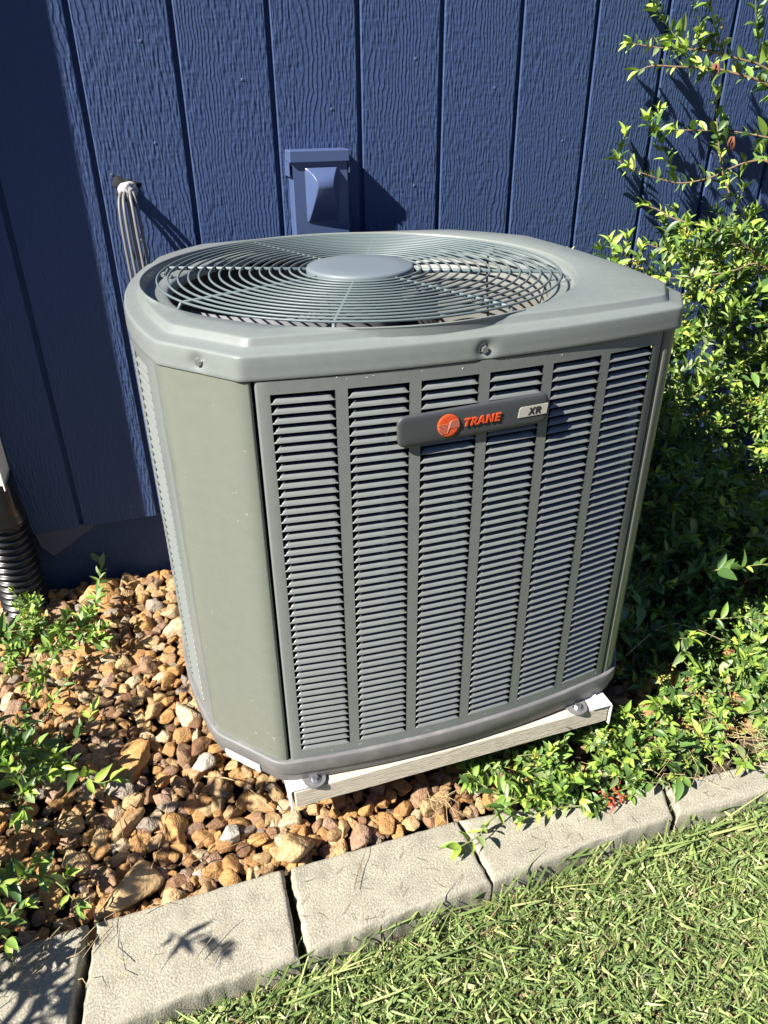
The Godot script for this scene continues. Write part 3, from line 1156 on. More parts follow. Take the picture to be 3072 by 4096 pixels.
		for k in count:
			var at: Array = body_point(first + step * k)
			var normal: Vector3 = at[1]
			var basis := Basis(Vector3.UP.cross(normal), Vector3.UP, normal)
			for r in 47:
				var t := Transform3D(basis, at[0] + Vector3(0, ya + pitch * r, 0))
				if e[2]:
					var w := MeshInstance3D.new()
					w.name = "louver"
					w.mesh = slat
					w.material_override = paint
					w.transform = t
					pn.add_child(w, true)
				else:
					slat_shape(joined, t, half, pitch)
		if not e[2]:
			var w := MeshInstance3D.new()
			w.name = "louvers"
			w.mesh = done(joined)
			w.material_override = paint
			pn.add_child(w, true)
			w.set_meta("kind", "stuff")

	# little scratches and paint chips
	var chip := mat(Color(0.62, 0.63, 0.58), 0.7)
	s = begin()
	for k in 26:
		var at: Array = body_point(lerpf(seam["FL0"] + 0.012, seam["FL1"] - 0.010, rng.randf()))
		var b := Basis(Vector3.UP.cross(at[1]), Vector3.UP, at[1]) * Basis(Vector3(0, 0, 1), rng.randf() * TAU)
		box(s, at[0] + Vector3(0, rng.randf_range(-1.03, -0.36), 0) + at[1] * 0.0002, Vector3(rng.randf_range(0.0006, 0.0032) * (1.0 if k % 4 else 2.0), rng.randf_range(0.0003, 0.0006), 0.0004), 0.0001, b)
	for k in 22:
		var at: Array = body_point(lerpf(seam["FL1"] + 0.008, seam["FR0"] - 0.008, rng.randf()))
		var b := Basis(Vector3.UP.cross(at[1]), Vector3.UP, at[1]) * Basis(Vector3(0, 0, 1), rng.randf() * TAU)
		box(s, at[0] + Vector3(0, (-0.3385 if k % 2 else -1.031) + rng.randf_range(-0.004, 0.004), 0) + at[1] * 0.0002, Vector3(rng.randf_range(0.0008, 0.0035), rng.randf_range(0.0004, 0.0010), 0.0004), 0.0001, b)
	part(o, "paint_chips", done(s), chip).set_meta("kind", "stuff")

	# base pan with its skirt and feet
	var pan := mat(Color(1, 1, 1), 0.55)
	rough_map(pan, noise_map(noise(0.012, 5, FastNoiseLite.TYPE_SIMPLEX_SMOOTH, 61), 512, [0.0, lin(0.115, 0.115, 0.118), 0.5, lin(0.15, 0.15, 0.15), 0.8, lin(0.19, 0.185, 0.18), 1.0, lin(0.27, 0.26, 0.245)]), null, 0.0, Vector3(2.5, 2.5, 2.5))
	s = begin()
	rings = []
	for e in [[-0.040, -1.088], [-0.006, -1.0945], [-0.003, -1.0945], [-0.0015, -1.092], [0.0005, -1.074], [0.0008, -1.0715], [0.0045, -1.0705], [0.0052, -1.0690], [0.0060, -1.0440], [0.0052, -1.0415], [0.0028, -1.0402], [-0.004, -1.0400], [-0.0085, -1.0425], [-0.040, -1.050]]:
		rings.append(ring_at(e[0], e[1], 360))
	loft(s, rings)
	var floor_ring := ring_at(-0.040, -1.088, 180)
	fan_cap(s, floor_ring, Vector3(0.4, -0.9, 0.5))
	var base := part(o, "base_pan", done(s), pan)
	for c in [Vector3(0.160, -1.0985, 0.952), Vector3(0.708, -1.0985, 0.944)]:
		s = begin()
		var lo := PackedVector3Array()
		var hi := PackedVector3Array()
		for j in 21:
			var a := PI * j / 20.0
			lo.append(c + Vector3(cos(a) * 0.0205, 0.0012, sin(a) * 0.020 + 0.004))
		lo.append(c + Vector3(-0.027, 0.0012, -0.016))
		lo.append(c + Vector3(0.027, 0.0012, -0.016))
		for p in lo: hi.append(p + Vector3(0, 0.0042, 0))
		s.set_smooth_group(-1)
		loft(s, [lo, hi], true, true)
		fan_cap(s, hi, c)
		part(base, "foot_tab", done(s), pan)
		s = begin()
		hexagon(s, c + Vector3(0.0, 0.0054, 0.006), Vector3.UP, 0.0072, 0.006, 0.0115)
		part(base, "bolt", done(s), steel)
	# paper label stuck on the skirt of the front left corner
	s = begin(true)
	var crease := noise(90.0, 2)
	var strip := [[], []]
	for i in 13:
		var t := i / 12.0
		var p := Vector2(0.016, 0.848).lerp(Vector2(0.070, 0.908), t)
		var deg := rad_to_deg(atan2(p.y - unit_centre.z, p.x - unit_centre.x))
		for r in 2:
			var e := rim(deg, 0.0022 + 0.0014 * crease.get_noise_2d(i, r * 9.0))
			strip[r].append(Vector3(e.x, -1.0935 if r == 0 else -1.0728, e.y))
	for i in 12:
		quad(s, strip[0][i], strip[0][i + 1], strip[1][i + 1], strip[1][i])
	part(base, "paper_label", done(s), mat(Color(0.72, 0.72, 0.70), 0.7))

	# name badge
	var bp: Array = body_point(run_of(Vector2(0.433, 0.965)))
	var bx := Basis(Vector3.UP.cross(bp[1]), Vector3.UP, bp[1]) * Basis(Vector3(0, 0, 1), deg_to_rad(1.7))
	var bt := Transform3D(bx, bp[0] + Vector3(0, -0.4205, 0) + bp[1] * 0.0005)
	s = begin()
	var bring := []
	for e in [[0.0, 0.0], [0.0006, 0.0028], [-0.0006, 0.0046], [-0.0024, 0.0056], [-0.0075, 0.0060]]:
		var q := PackedVector3Array()
		for side in [[1, 1], [-1, 1], [-1, -1], [1, -1]]:
			for j in 9:
				var a: float = [0.0, PI / 2, PI, PI * 1.5][[[1, 1], [-1, 1], [-1, -1], [1, -1]].find(side)] + PI / 2 * j / 8.0
				var rr: float = 0.012 + e[0]
				var cx: float = side[0] * (0.120 - 0.012)
				var cy: float = side[1] * (0.0235 - 0.012)
				q.append(bt * Vector3(cx + cos(a) * maxf(rr, 0.002), cy + sin(a) * maxf(rr, 0.002), e[1]))
		bring.append(q)
	loft(s, bring)
	fan_cap(s, bring[-1], bt * Vector3())
	var badge := part(o, "name_badge", done(s), mat(Color(0.052, 0.058, 0.062), 0.5))
	var red := mat(Color(0.66, 0.085, 0.022), 0.4)
	var face := 0.0060
	s = begin()
	var b2 := frame(bx.z)
	s.set_smooth_group(-1)
	prism(s, bt * Vector3(-0.0430, 0.0, face - 0.0005), b2, 0.0172, 0.0026, 48)
	part(badge, "logo_disc", done(s), red)
	s = begin()
	var silver := mat(Color(0.50, 0.20, 0.14), 0.4)
	for k in 8:                                           # stepped stripes: low on the left, rising through the middle, high on the right
		var f := k / 7.0
		var yl := lerpf(-0.0112, 0.0030, f)
		var yr := lerpf(-0.0036, 0.0076, f)
		var xl := -sqrt(maxf(0.0, 0.0166 * 0.0166 - yl * yl))
		var xr := sqrt(maxf(0.0, 0.0166 * 0.0166 - yr * yr))
		for e in [[xl, yl, -0.0010 - 0.003 * (1.0 - f), yl], [-0.0002 - 0.003 * (1.0 - f), yl, 0.0035 + 0.003 * f - 0.002, yr], [0.0040 + 0.003 * f - 0.002, yr, xr, yr]]:
			var a := Vector2(e[0], e[1])
			var c := Vector2(e[2], e[3])
			if a.distance_to(c) < 0.001: continue
			var m2 := (a + c) / 2.0
			box(s, bt * Vector3(-0.0430 + m2.x, m2.y, face + 0.0022), Vector3(a.distance_to(c), 0.00034, 0.0009), 0.0001, bx * Basis(Vector3(0, 0, 1), (c - a).angle()))
	part(badge, "logo_stripes", done(s), silver)
	place(badge, "maker_lettering", lettering("TRANE", 0.0120, 0.24, 0.0, 0.0018), red, bt * Transform3D(Basis(), Vector3(0.0105, 0.0, face + 0.0012)))
	s = begin()
	var pl := []
	for z in [face - 0.0005, face + 0.0010]:
		pl.append(PackedVector3Array([bt * Vector3(0.0690, -0.0080, z), bt * Vector3(0.1165, -0.0080, z), bt * Vector3(0.1185, 0.0080, z), bt * Vector3(0.0740, 0.0080, z), bt * Vector3(0.0712, 0.0056, z)]))
	s.set_smooth_group(-1)
	loft(s, pl)
	fan_cap(s, pl[1], bt * Vector3(0.1, 0, 0))
	part(badge, "series_plate", done(s), mat(Color(0.44, 0.43, 0.37), 0.4))
	place(badge, "series_lettering", lettering("XR", 0.0108, 0.2, 0.0, 0.0008), mat(Color(0.012, 0.012, 0.012), 0.5), bt * Transform3D(Basis(), Vector3(0.0965, 0.0, face + 0.0012)))

func stand() -> void:
	var wood := mat(Color(1, 1, 1), 0.85)
	rough_map(wood, noise_map(noise(0.05, 4, FastNoiseLite.TYPE_SIMPLEX_SMOOTH, 71), 512, [0.0, lin(0.40, 0.35, 0.265), 0.45, lin(0.55, 0.495, 0.40), 1.0, lin(0.64, 0.585, 0.48)]), noise_map(noise(0.06, 3, FastNoiseLite.TYPE_SIMPLEX_SMOOTH, 72), 512), 0.15, Vector3(0.55, 14, 14), false)
	var turn := Basis(Vector3.UP, deg_to_rad(0.9))
	var o := single("wooden_beam", one_box(Vector3(), Vector3(0.660, 0.0450, 0.089), 0.003), wood, "weathered wooden beam under the front edge of the air conditioner", "beam")
	o.transform = Transform3D(turn, Vector3(0.4475, -1.1215, 0.9200))
	o = single("wooden_beam", one_box(Vector3(), Vector3(0.660, 0.0450, 0.089), 0.003), wood, "wooden beam under the back of the air conditioner near the wall", "beam")
	o.transform = Transform3D(turn, Vector3(0.44, -1.1215, 0.260))
	var white := mat(Color(0.72, 0.72, 0.71), 0.4)
	var steel := mat(Color(0.6, 0.6, 0.6), 0.35, 0.8)
	for side in [-1.0, 1.0]:
		var x := 0.113 if side < 0 else 0.782
		var front := 0.969 if side < 0 else 0.963
		var b := thing("bracket_arm", Vector3(x, -1.12, 0.5), "white steel angle arm holding the beam's %s end" % ("left" if side < 0 else "right"), "bracket", "white wall bracket arms")
		var s := begin()
		box(s, Vector3(x - side * 0.0235, -1.0970, front / 2.0), Vector3(0.047, 0.0034, front), 0.001)
		part(b, "top_flange", done(s), white)
		s = begin()
		box(s, Vector3(x, -1.1248, front / 2.0), Vector3(0.0034, 0.0520, front), 0.001)
		part(b, "side_flange", done(s), white)
		s = begin()
		box(s, Vector3(x - side * 0.02, -1.19, 0.002), Vector3(0.05, 0.30, 0.006), 0.001)
		part(b, "wall_plate", done(s), white)
		if side > 0:
			s = begin()
			hexagon(s, Vector3(x - 0.024, -1.0950, front - 0.035), Vector3.UP, 0.0060, 0.005, 0.0095)
			part(b, "bolt", done(s), white)

func gravel() -> void:
	var shapes := []
	for k in 20: shapes.append(stone_mesh(k))
	var mats := []
	# tan, orange brown, cream, grey, rust, pinkish, sand, white chert
	var tones := [Color(0.379, 0.254, 0.129), Color(0.360, 0.202, 0.077), Color(0.470, 0.383, 0.249), Color(0.260, 0.222, 0.181), Color(0.200, 0.108, 0.057), Color(0.320, 0.212, 0.145), Color(0.429, 0.306, 0.156), Color(0.460, 0.446, 0.385), Color(0.260, 0.161, 0.093), Color(0.420, 0.243, 0.088)]
	var relief := noise_map(noise(0.035, 5, FastNoiseLite.TYPE_SIMPLEX_SMOOTH, 81), 512)
	var veins := noise_map(noise(0.012, 5, FastNoiseLite.TYPE_SIMPLEX_SMOOTH, 82), 512, [0.0, lin(0.40, 0.33, 0.27), 0.33, lin(0.72, 0.66, 0.60), 0.55, lin(1.0, 0.97, 0.93), 0.8, lin(1.0, 1.0, 1.0), 1.0, lin(1.0, 1.0, 1.0)])
	for c in tones:
		var m := mat(c * 1.12, 0.72)
		rough_map(m, veins, relief, 0.3, Vector3(0.55, 0.55, 0.55), false)
		m.vertex_color_use_as_albedo = true
		mats.append(m)
	var bed: Node3D = get_node("gravel_bed")
	var placed := []
	var try_at := func(x: float, z: float, r: float, tight: float) -> bool:
		for p in placed:
			if absf(p.x - x) < 0.06 and Vector2(p.x - x, p.y - z).length() < (p.z + r) * tight:
				return false
		placed.append(Vector3(x, z, r))
		return true
	var jobs := []
	for k in 11000:
		var big := rng.randf()
		var r := rng.randf_range(0.0105, 0.0165) if big < 0.74 else rng.randf_range(0.0165, 0.0240)
		if big > 0.975: r = rng.randf_range(0.025, 0.031)
		var x := rng.randf_range(-0.62, 0.60)
		var z := rng.randf_range(0.012, 1.035)
		if z + r > 1.015 + clampf(-x * 0.2, -0.005, 0.06): continue
		if x > 0.10 and z < 0.80 and rng.randf() < 0.85: continue
		if try_at.call(x, z, r, 0.77):
			jobs.append([x, z, r])
	var seen := []
	var rest := []
	for j in jobs:
		var inside: bool = Vector2(j[0], j[1]).distance_to(Vector2(unit_centre.x, unit_centre.z)) < 0.36 or (j[0] > 0.12 and j[1] < 0.84)
		if inside or j[0] < -0.44: rest.append(j)
		else: seen.append(j)
	seen.sort_custom(func(a, b): return a[2] / Vector3(a[0], -1.22, a[1] - 1.885).length() > b[2] / Vector3(b[0], -1.22, b[1] - 1.885).length())
	var pose := func(j: Array, sunk: float) -> Transform3D:
		var r: float = j[2]
		var b := Basis(Vector3.UP, rng.randf() * TAU) * Basis(Vector3.RIGHT, rng.randf_range(-0.6, 0.6)) * Basis(Vector3.BACK, rng.randf_range(-0.6, 0.6))
		b = b.scaled_local(Vector3(2.55 * rng.randf_range(0.95, 1.4), 2.0 * rng.randf_range(0.75, 1.05), 2.35 * rng.randf_range(0.70, 1.1)) * r)
		return Transform3D(b, Vector3(j[0], gravel_level(j[0], j[1]) + r * sunk + rng.randf_range(-0.004, 0.006), j[1]))
	var pick := func() -> int:
		var t := rng.randf()
		return [0, 0, 0, 1, 1, 1, 6, 6, 9, 9, 9, 2, 5, 8, 8, 3, 4][rng.randi() % 17] if t < 0.99 else 7
	var stuff_where := {}
	for k in seen.size():
		if k < 300:
			place(bed, "stone", shapes[rng.randi() % shapes.size()], mats[pick.call()], pose.call(seen[k], 0.35))
		else:
			rest.append(seen[k])
	var add_stuff := func(j: Array, sunk: float) -> void:
		var sh := rng.randi() % 5
		if not stuff_where.has(sh): stuff_where[sh] = [[], []]
		stuff_where[sh][0].append(pose.call(j, sunk))
		var c: Color = tones[pick.call()]
		var v := rng.randf_range(0.85, 1.2)
		stuff_where[sh][1].append(Color(c.r * v, c.g * v, c.b * v))
	for j in rest: add_stuff.call(j, 0.35)
	for k in 2600:                                            # small chips in the gaps, and stones below the shrubs
		add_stuff.call([rng.randf_range(-0.62, 0.62), rng.randf_range(0.012, 1.0), rng.randf_range(0.005, 0.011)], 0.1)
	for k in 900:
		add_stuff.call([rng.randf_range(0.55, 1.5), rng.randf_range(0.02, 1.0), rng.randf_range(0.011, 0.024)], 0.3)
	var plain := mat(Color(1.1, 1.1, 1.1), 0.72)
	plain.vertex_color_use_as_albedo = true
	rough_map(plain, veins, relief, 0.3, Vector3(0.55, 0.55, 0.55), false)
	for sh in stuff_where:
		scatter(bed, "small_stones", shapes[sh], plain, stuff_where[sh][0], stuff_where[sh][1])
	# a few that one can single out
	var rocks := [[-0.185, 0.968, 0.040, 4, "large brown rock leaning on the back of the leaf shadowed kerb stone", 6, 0.10], [0.105, 0.992, 0.026, 3, "round tan stone wedged on the joint between two kerb stones", 6, 0.9], [-0.035, 0.742, 0.017, 5, "smooth white stone among the brown gravel left of the bracket arm", 7, 0.55], [0.000, 0.925, 0.016, 8, "small white stone in the gravel near the kerb", 7, 0.6]]
	for r in rocks:
		var o := single("rock", shapes[r[3]], mats[r[5]], r[4], "rock")
		var b := Basis(Vector3.UP, 0.35) .scaled_local((Vector3(3.5, 1.7, 2.1) if r[2] > 0.03 else Vector3(2.8, 2.0, 2.4)) * r[2])
		o.transform = Transform3D(b, Vector3(r[0], gravel_level(r[0], r[1]) + r[2] * r[6] + 0.012, r[1]))

func blade_mesh(bend: float, wide: float) -> ArrayMesh:                                # one unit long, up along +y, bending to +x
	var s := begin()
	var n := 4
	var l := []
	var r := []
	for i in n + 1:
		var t := float(i) / n
		var w := wide * (1.0 - pow(t, 2.2)) + 0.004
		var a := bend * t
		var p := Vector3(sin(a) * t * 0.6, t * cos(a * 0.6), 0)
		l.append(p + Vector3(w * 0.12, 0, -w))
		r.append(p + Vector3(w * 0.12, 0, w))
	for i in n:
		quad(s, l[i], r[i], r[i + 1], l[i + 1])
	return done(s)

func lawn() -> void:
	var grass := mat(Color(1, 1, 1), 0.55)
	grass.vertex_color_use_as_albedo = true
	grass.backlight_enabled = true
	grass.backlight = Color(0.30, 0.36, 0.12)
	var tones := [Color(0.120, 0.180, 0.052), Color(0.180, 0.255, 0.072), Color(0.250, 0.325, 0.098), Color(0.34, 0.385, 0.140), Color(0.46, 0.42, 0.22), Color(0.29, 0.21, 0.12), Color(0.070, 0.110, 0.038)]
	var shapes := [blade_mesh(0.5, 0.045), blade_mesh(1.2, 0.055), blade_mesh(0.15, 0.030), blade_mesh(0.8, 0.15)]
	var where := [[], [], [], []]
	var tints := [[], [], [], []]
	var tuft := noise(22.0, 3, FastNoiseLite.TYPE_SIMPLEX_SMOOTH, 91)
	for k in 120000:
		var x := rng.randf_range(-0.55, 1.75)
		var z := rng.randf_range(1.135, 1.95)
		if z > 1.62 and rng.randf() < 0.5: continue
		var edge := 1.185 - clampf((x - 0.1) * 0.055, 0.0, 0.042)
		if z < edge: continue
		var depth := rng.randf()
		var thick := 0.5 + 0.5 * tuft.get_noise_2d(x, z)
		var y := LAWN - 0.006 + depth * (0.008 + 0.042 * thick) * smoothstep(0.0, 0.05, z - edge + 0.02)
		var flat := rng.randf() < 0.54
		var tilt := rng.randf_range(0.95, 1.65) if flat else rng.randf_range(0.1, 0.8)
		var long := rng.randf_range(0.011, 0.037)
		if rng.randf() < 0.05: long *= 1.8
		if not flat: y = LAWN - 0.006
		var yaw := rng.randf() * TAU
		if rng.randf() < 0.15: yaw = 0.3 + rng.randfn() * 0.45
		var b := Basis(Vector3.UP, yaw) * Basis(Vector3.BACK, -tilt) * Basis(Vector3.UP, rng.randf_range(-1.2, 1.2))
		var sh := rng.randi() % 3 if rng.randf() < 0.86 else 3
		if sh == 3: long = minf(long * 0.7, 0.020)
		b = b.scaled_local(Vector3(long, long, minf(long, 0.032) * rng.randf_range(0.65, 1.5)))
		var pick := rng.randf()
		var c: Color = tones[1]
		if depth < 0.35: c = tones[[0, 5, 4, 6, 1][rng.randi() % 5]]
		elif pick < 0.30: c = tones[0]
		elif pick < 0.62: c = tones[1]
		elif pick < 0.80: c = tones[2]
		elif pick < 0.885: c = tones[3]
		elif pick < 0.915: c = tones[4]
		elif pick < 0.985: c = tones[1]
		else: c = tones[5]
		var v := rng.randf_range(0.8, 1.25)
		where[sh].append(Transform3D(b, Vector3(x, y, z)))
		tints[sh].append(Color(c.r * v, c.g * v, c.b * v))
	# long mown stems lying along the kerb
	for k in 240:
		var x := rng.randf_range(-0.05, 1.5)
		var edge := 1.185 - clampf((x - 0.1) * 0.055, 0.0, 0.042)
		var z := edge + absf(rng.randfn()) * 0.05 - 0.012
		var long := rng.randf_range(0.05, 0.13)
		var b := Basis(Vector3.UP, 0.30 + rng.randfn() * 0.45) * Basis(Vector3.BACK, -rng.randf_range(1.25, 1.62)) * Basis(Vector3.UP, rng.randf_range(-1.0, 1.0))
		b = b.scaled_local(Vector3(long, long, 0.045))
		var c: Color = tones[[0, 1, 1, 2, 3][rng.randi() % 5]]
		where[2 if k % 3 else 0].append(Transform3D(b, Vector3(x, LAWN + 0.024 + rng.randf() * 0.022, z)))
		tints[2 if k % 3 else 0].append(c)
	var o := Node3D.new()
	o.name = "lawn"
	add_child(o)
	tag(o, "freshly mown green grass with loose clippings in front of the kerb stones", "grass", "", "stuff")
	for k in 4:
		scatter(o, "grass_blades", shapes[k], grass, where[k], tints[k])

func shrubs() -> void:
	# the tall one against the wall on the right
	var o := thing("wall_shrub", Vector3(1.62, -1.21, 0.30), "tall thorny shrub with glossy leaves and yellow berries climbing the blue wall on the right", "shrub")
	var L := Leaves.new()
	var tw := begin()
	var stems := [
		[[1.90,-1.20,0.30, 1.90,-1.00,0.28, 1.78,-0.452,0.22, 1.64,-0.162,0.20, 1.56,0.082,0.16, 1.60,0.35,0.15], 0.007, 0.0030],
		[[1.90,-1.00,0.28, 1.80,-0.40,0.22, 1.66,-0.05,0.20, 1.551,0.041,0.16, 1.470,0.059,0.132, 1.399,0.077,0.105, 1.302,0.079,0.077, 1.230,0.091,0.05], 0.0045, 0.0010],
		[[1.60,-0.05,0.22, 1.525,0.006,0.2, 1.451,0.024,0.176, 1.408,0.037,0.152, 1.316,0.040,0.128, 1.261,0.045,0.104, 1.239,0.034,0.08], 0.0040, 0.0010],
		[[1.410,0.077,0.09, 1.394,0.095,0.105, 1.334,0.174,0.12], 0.0016, 0.0008], [[1.458,0.067,0.10, 1.422,0.094,0.12, 1.360,0.173,0.14, 1.33,0.24,0.15], 0.0018, 0.0009],
		[[1.358,0.080,0.08, 1.329,0.111,0.07, 1.278,0.154,0.06], 0.0014, 0.0008], [[1.541,0.044,0.14, 1.514,0.094,0.15, 1.474,0.170,0.16, 1.46,0.25,0.16], 0.0018, 0.0009],
		[[1.60,-0.12,0.20, 1.514,-0.101,0.133, 1.428,-0.099,0.107, 1.373,-0.097,0.08], 0.0022, 0.0010], [[1.479,-0.240,0.2, 1.466,-0.194,0.173, 1.449,-0.101,0.147, 1.447,-0.021,0.12], 0.0022, 0.0010],
		[[1.60,-0.20,0.22, 1.577,-0.162,0.2, 1.511,-0.173,0.179, 1.458,-0.205,0.157, 1.390,-0.220,0.136, 1.356,-0.217,0.114, 1.287,-0.196,0.093, 1.253,-0.183,0.071, 1.236,-0.167,0.05], 0.0030, 0.0009],
		[[1.385,-0.219,0.1, 1.350,-0.156,0.095, 1.312,-0.106,0.09], 0.0014, 0.0008],
		[[1.60,-0.42,0.30, 1.488,-0.352,0.3, 1.437,-0.326,0.26, 1.402,-0.309,0.22, 1.370,-0.306,0.18, 1.355,-0.299,0.14, 1.346,-0.284,0.1, 1.328,-0.278,0.06], 0.0028, 0.0009],
		[[1.410,-0.426,0.12, 1.403,-0.403,0.113, 1.388,-0.366,0.107, 1.369,-0.318,0.1], 0.0015, 0.0008],
		[[1.55,-0.40,0.30, 1.456,-0.339,0.3, 1.388,-0.365,0.255, 1.364,-0.380,0.21, 1.327,-0.373,0.165, 1.317,-0.368,0.12], 0.0024, 0.0009],
		[[1.55,-0.45,0.40, 1.432,-0.364,0.4, 1.403,-0.398,0.36, 1.379,-0.412,0.32, 1.352,-0.423,0.28, 1.338,-0.434,0.24, 1.312,-0.441,0.2], 0.0022, 0.0009],
		[[1.35,-0.70,0.20, 1.317,-0.475,0.15, 1.339,-0.454,0.135, 1.386,-0.417,0.12], 0.0022, 0.0009],
		[[1.30,-0.75,0.10, 1.281,-0.462,0.08, 1.295,-0.430,0.07, 1.291,-0.367,0.06], 0.0022, 0.0009], [[1.27,-0.75,0.10, 1.249,-0.447,0.08, 1.247,-0.399,0.07, 1.239,-0.370,0.06], 0.0020, 0.0009]]
	for i in stems.size():
		var e: Array = stems[i]
		var p := smooth_path(path(e[0]), 2)
		part(o, "branch", one_tube(p, e[1], e[2], 7), bark if e[1] > 0.002 else twig_green)
		if i == 0: continue
		var q := p
		if p[0].x > 1.55: q = p.slice(int(p.size() * (0.40 if i == 1 else 0.12)))
		leafy(L, q, 0.0150, 0.039, 0.55, 0.10, tw, 0.015)
	for k in 215:                                                     # the dense lower body
		var y := rng.randf_range(-1.15, -0.36)
		var x := rng.randf_range(1.06, 1.72)
		var near := lerpf(0.62, 0.30, smoothstep(-1.0, -0.3, y))
		var z := rng.randf_range(0.05, near)
		if x < 1.30 and y > -0.48: continue
		if x < 1.15 and y > -0.75: continue
		var d := Vector3(rng.randf_range(-0.9, 0.5), rng.randf_range(0.0, 0.9), rng.randf_range(-0.2, 1.0))
		shoot(L, tw, Vector3(x, y, z), d, rng.randf_range(0.10, 0.20), 0.04, 0.0145, rng.randf_range(0.030, 0.044), 0.32, 0.10, 0.055)
	for k in 5:
		shoot(L, tw, Vector3(rng.randf_range(1.52, 1.76), rng.randf_range(-0.35, 0.2), rng.randf_range(0.08, 0.3)), Vector3(rng.randf_range(-0.9, 0.1), rng.randf_range(0.0, 0.9), rng.randf_range(-0.2, 0.6)), rng.randf_range(0.08, 0.15), 0.02, 0.011, 0.030, 0.4, 0.2, 0.07)
	for k in 120:
		var y := rng.randf_range(-1.2, -0.55)
		shoot(L, tw, Vector3(rng.randf_range(1.50, 2.15), y, rng.randf_range(0.05, lerpf(0.75, 0.35, (y + 1.2) / 0.65))), Vector3(rng.randf_range(-0.9, 0.5), rng.randf_range(0.0, 0.9), rng.randf_range(-0.2, 1.0)), rng.randf_range(0.10, 0.20), 0.04, 0.0145, rng.randf_range(0.030, 0.042), 0.32, 0.10, 0.05)
	finish_shrub(o, L, tw)
	for c in [Vector3(1.405, 0.045, 0.15), Vector3(1.50, -0.115, 0.15), Vector3(1.36, -0.40, 0.23)]:
		var s := begin()
		for k in 7:
			var a: Vector3 = c + Vector3(rng.randf_range(-1, 1), 0.3, rng.randf_range(-1, 1)) * 0.006
			tube(s, PackedVector3Array([a, a + Vector3(rng.randf_range(-0.008, 0.008), -0.016, 0.002), a + Vector3(rng.randf_range(-0.012, 0.012), -0.036, 0)]), 0.0038, 0.0010, 4)
		part(o, "withered_leaves", done(s), mat(Color(0.16, 0.06, 0.035), 0.8))

	# the low spreading one between the unit and the kerb
	o = thing("spreading_shrub", Vector3(1.05, -1.22, 0.75), "low spreading green shrub in the shade between the unit and the right kerb stones", "shrub")
	L = Leaves.new()
	tw = begin()
	for k in 165:
		var x := rng.randf_range(0.80, 1.62)
		var z := rng.randf_range(0.30, 1.0)
		if x < 0.93 and z < 0.86: continue
		if z > 0.97 and rng.randf() < 0.4: continue
		if z > 0.86 and x < 0.64 : continue
		var y := gravel_level(x, z) + (0.4 if x < 1.2 else 1.0) * rng.randf_range(0.0, 0.07 + 0.09 * smoothstep(1.0, 1.5, x) - 0.05 * smoothstep(0.8, 1.0, z))
		shoot(L, tw, Vector3(x, y, z), Vector3(rng.randf_range(-1, 0.4), rng.randf_range(0.1, 0.8), rng.randf_range(-0.6, 0.9)), rng.randf_range(0.07, 0.15), 0.06, 0.0125, rng.randf_range(0.027, 0.040), 0.22, 0.07, 0.045)
	for k in 130:                                                     # the leaves in the unit's shade
		var x := rng.randf_range(0.93, 1.55)
		var z := rng.randf_range(0.08, 0.84)
		shoot(L, tw, Vector3(x, -1.22 + rng.randf_range(0.02, 0.30 + 0.2 * (x - 0.93)), z), Vector3(rng.randf_range(-0.8, 0.6), rng.randf_range(0.1, 0.8), rng.randf_range(-0.1, 1.0)), rng.randf_range(0.09, 0.16), 0.05, 0.0125, rng.randf_range(0.032, 0.044), 0.06, 0.06, 0.02)
	for k in 46:
		var x := rng.randf_range(1.08, 1.5)
		var z := rng.randf_range(0.68, 0.98)
		shoot(L, tw, Vector3(x, -1.24 + rng.randf_range(0.0, 0.04), z), Vector3(rng.randf_range(-0.8, 0.6), rng.randf_range(0.1, 0.7), rng.randf_range(-0.4, 0.8)), rng.randf_range(0.07, 0.12), 0.05, 0.0125, rng.randf_range(0.030, 0.040), 0.2, 0.06, 0.04)
	for k in 70:
		var x := rng.randf_range(1.25, 2.1)
		var z := rng.randf_range(0.3, 0.95)
		shoot(L, tw, Vector3(x, -1.22 + rng.randf_range(0.0, 0.10), z), Vector3(rng.randf_range(-0.8, 0.6), rng.randf_range(0.1, 0.8), rng.randf_range(-0.1, 1.0)), rng.randf_range(0.08, 0.14), 0.05, 0.0125, rng.randf_range(0.028, 0.040), 0.25, 0.06, 0.04)
	for k in 60:
		var x := rng.randf_range(0.88, 1.55)
		var z := rng.randf_range(0.88, 1.09)
		shoot(L, tw, Vector3(x, gravel_level(x, z) + rng.randf_range(0.0, 0.03), z), Vector3(rng.randf_range(-1, 0.6), rng.randf_range(0.1, 0.6), rng.randf_range(-0.5, 0.6)), rng.randf_range(0.06, 0.11), 0.06, 0.012, rng.randf_range(0.025, 0.036), 0.3, 0.07, 0.05)
	for k in 34:
		var x := rng.randf_range(0.50, 0.86)
		var z := 0.955 + 0.08 * (x - 0.5) + rng.randf_range(-0.09, 0.02)
		shoot(L, tw, Vector3(x, gravel_level(x, z) + rng.randf_range(0.008, 0.035), z), Vector3(rng.randf_range(-1, 0.6), rng.randf_range(0.1, 0.5), rng.randf_range(-0.3, 0.6)), rng.randf_range(0.06, 0.10), 0.06, 0.011, rng.randf_range(0.025, 0.035), 0.15, 0.05, 0.03)
	finish_shrub(o, L, tw)

	# the sprig creeping over the kerb stone
	o = thing("creeping_sprig", Vector3(0.60, -1.235, 1.05), "creeping green sprig with broad leaves lying over the kerb stone and shading it", "sprig")
	L = Leaves.new()
	tw = begin()
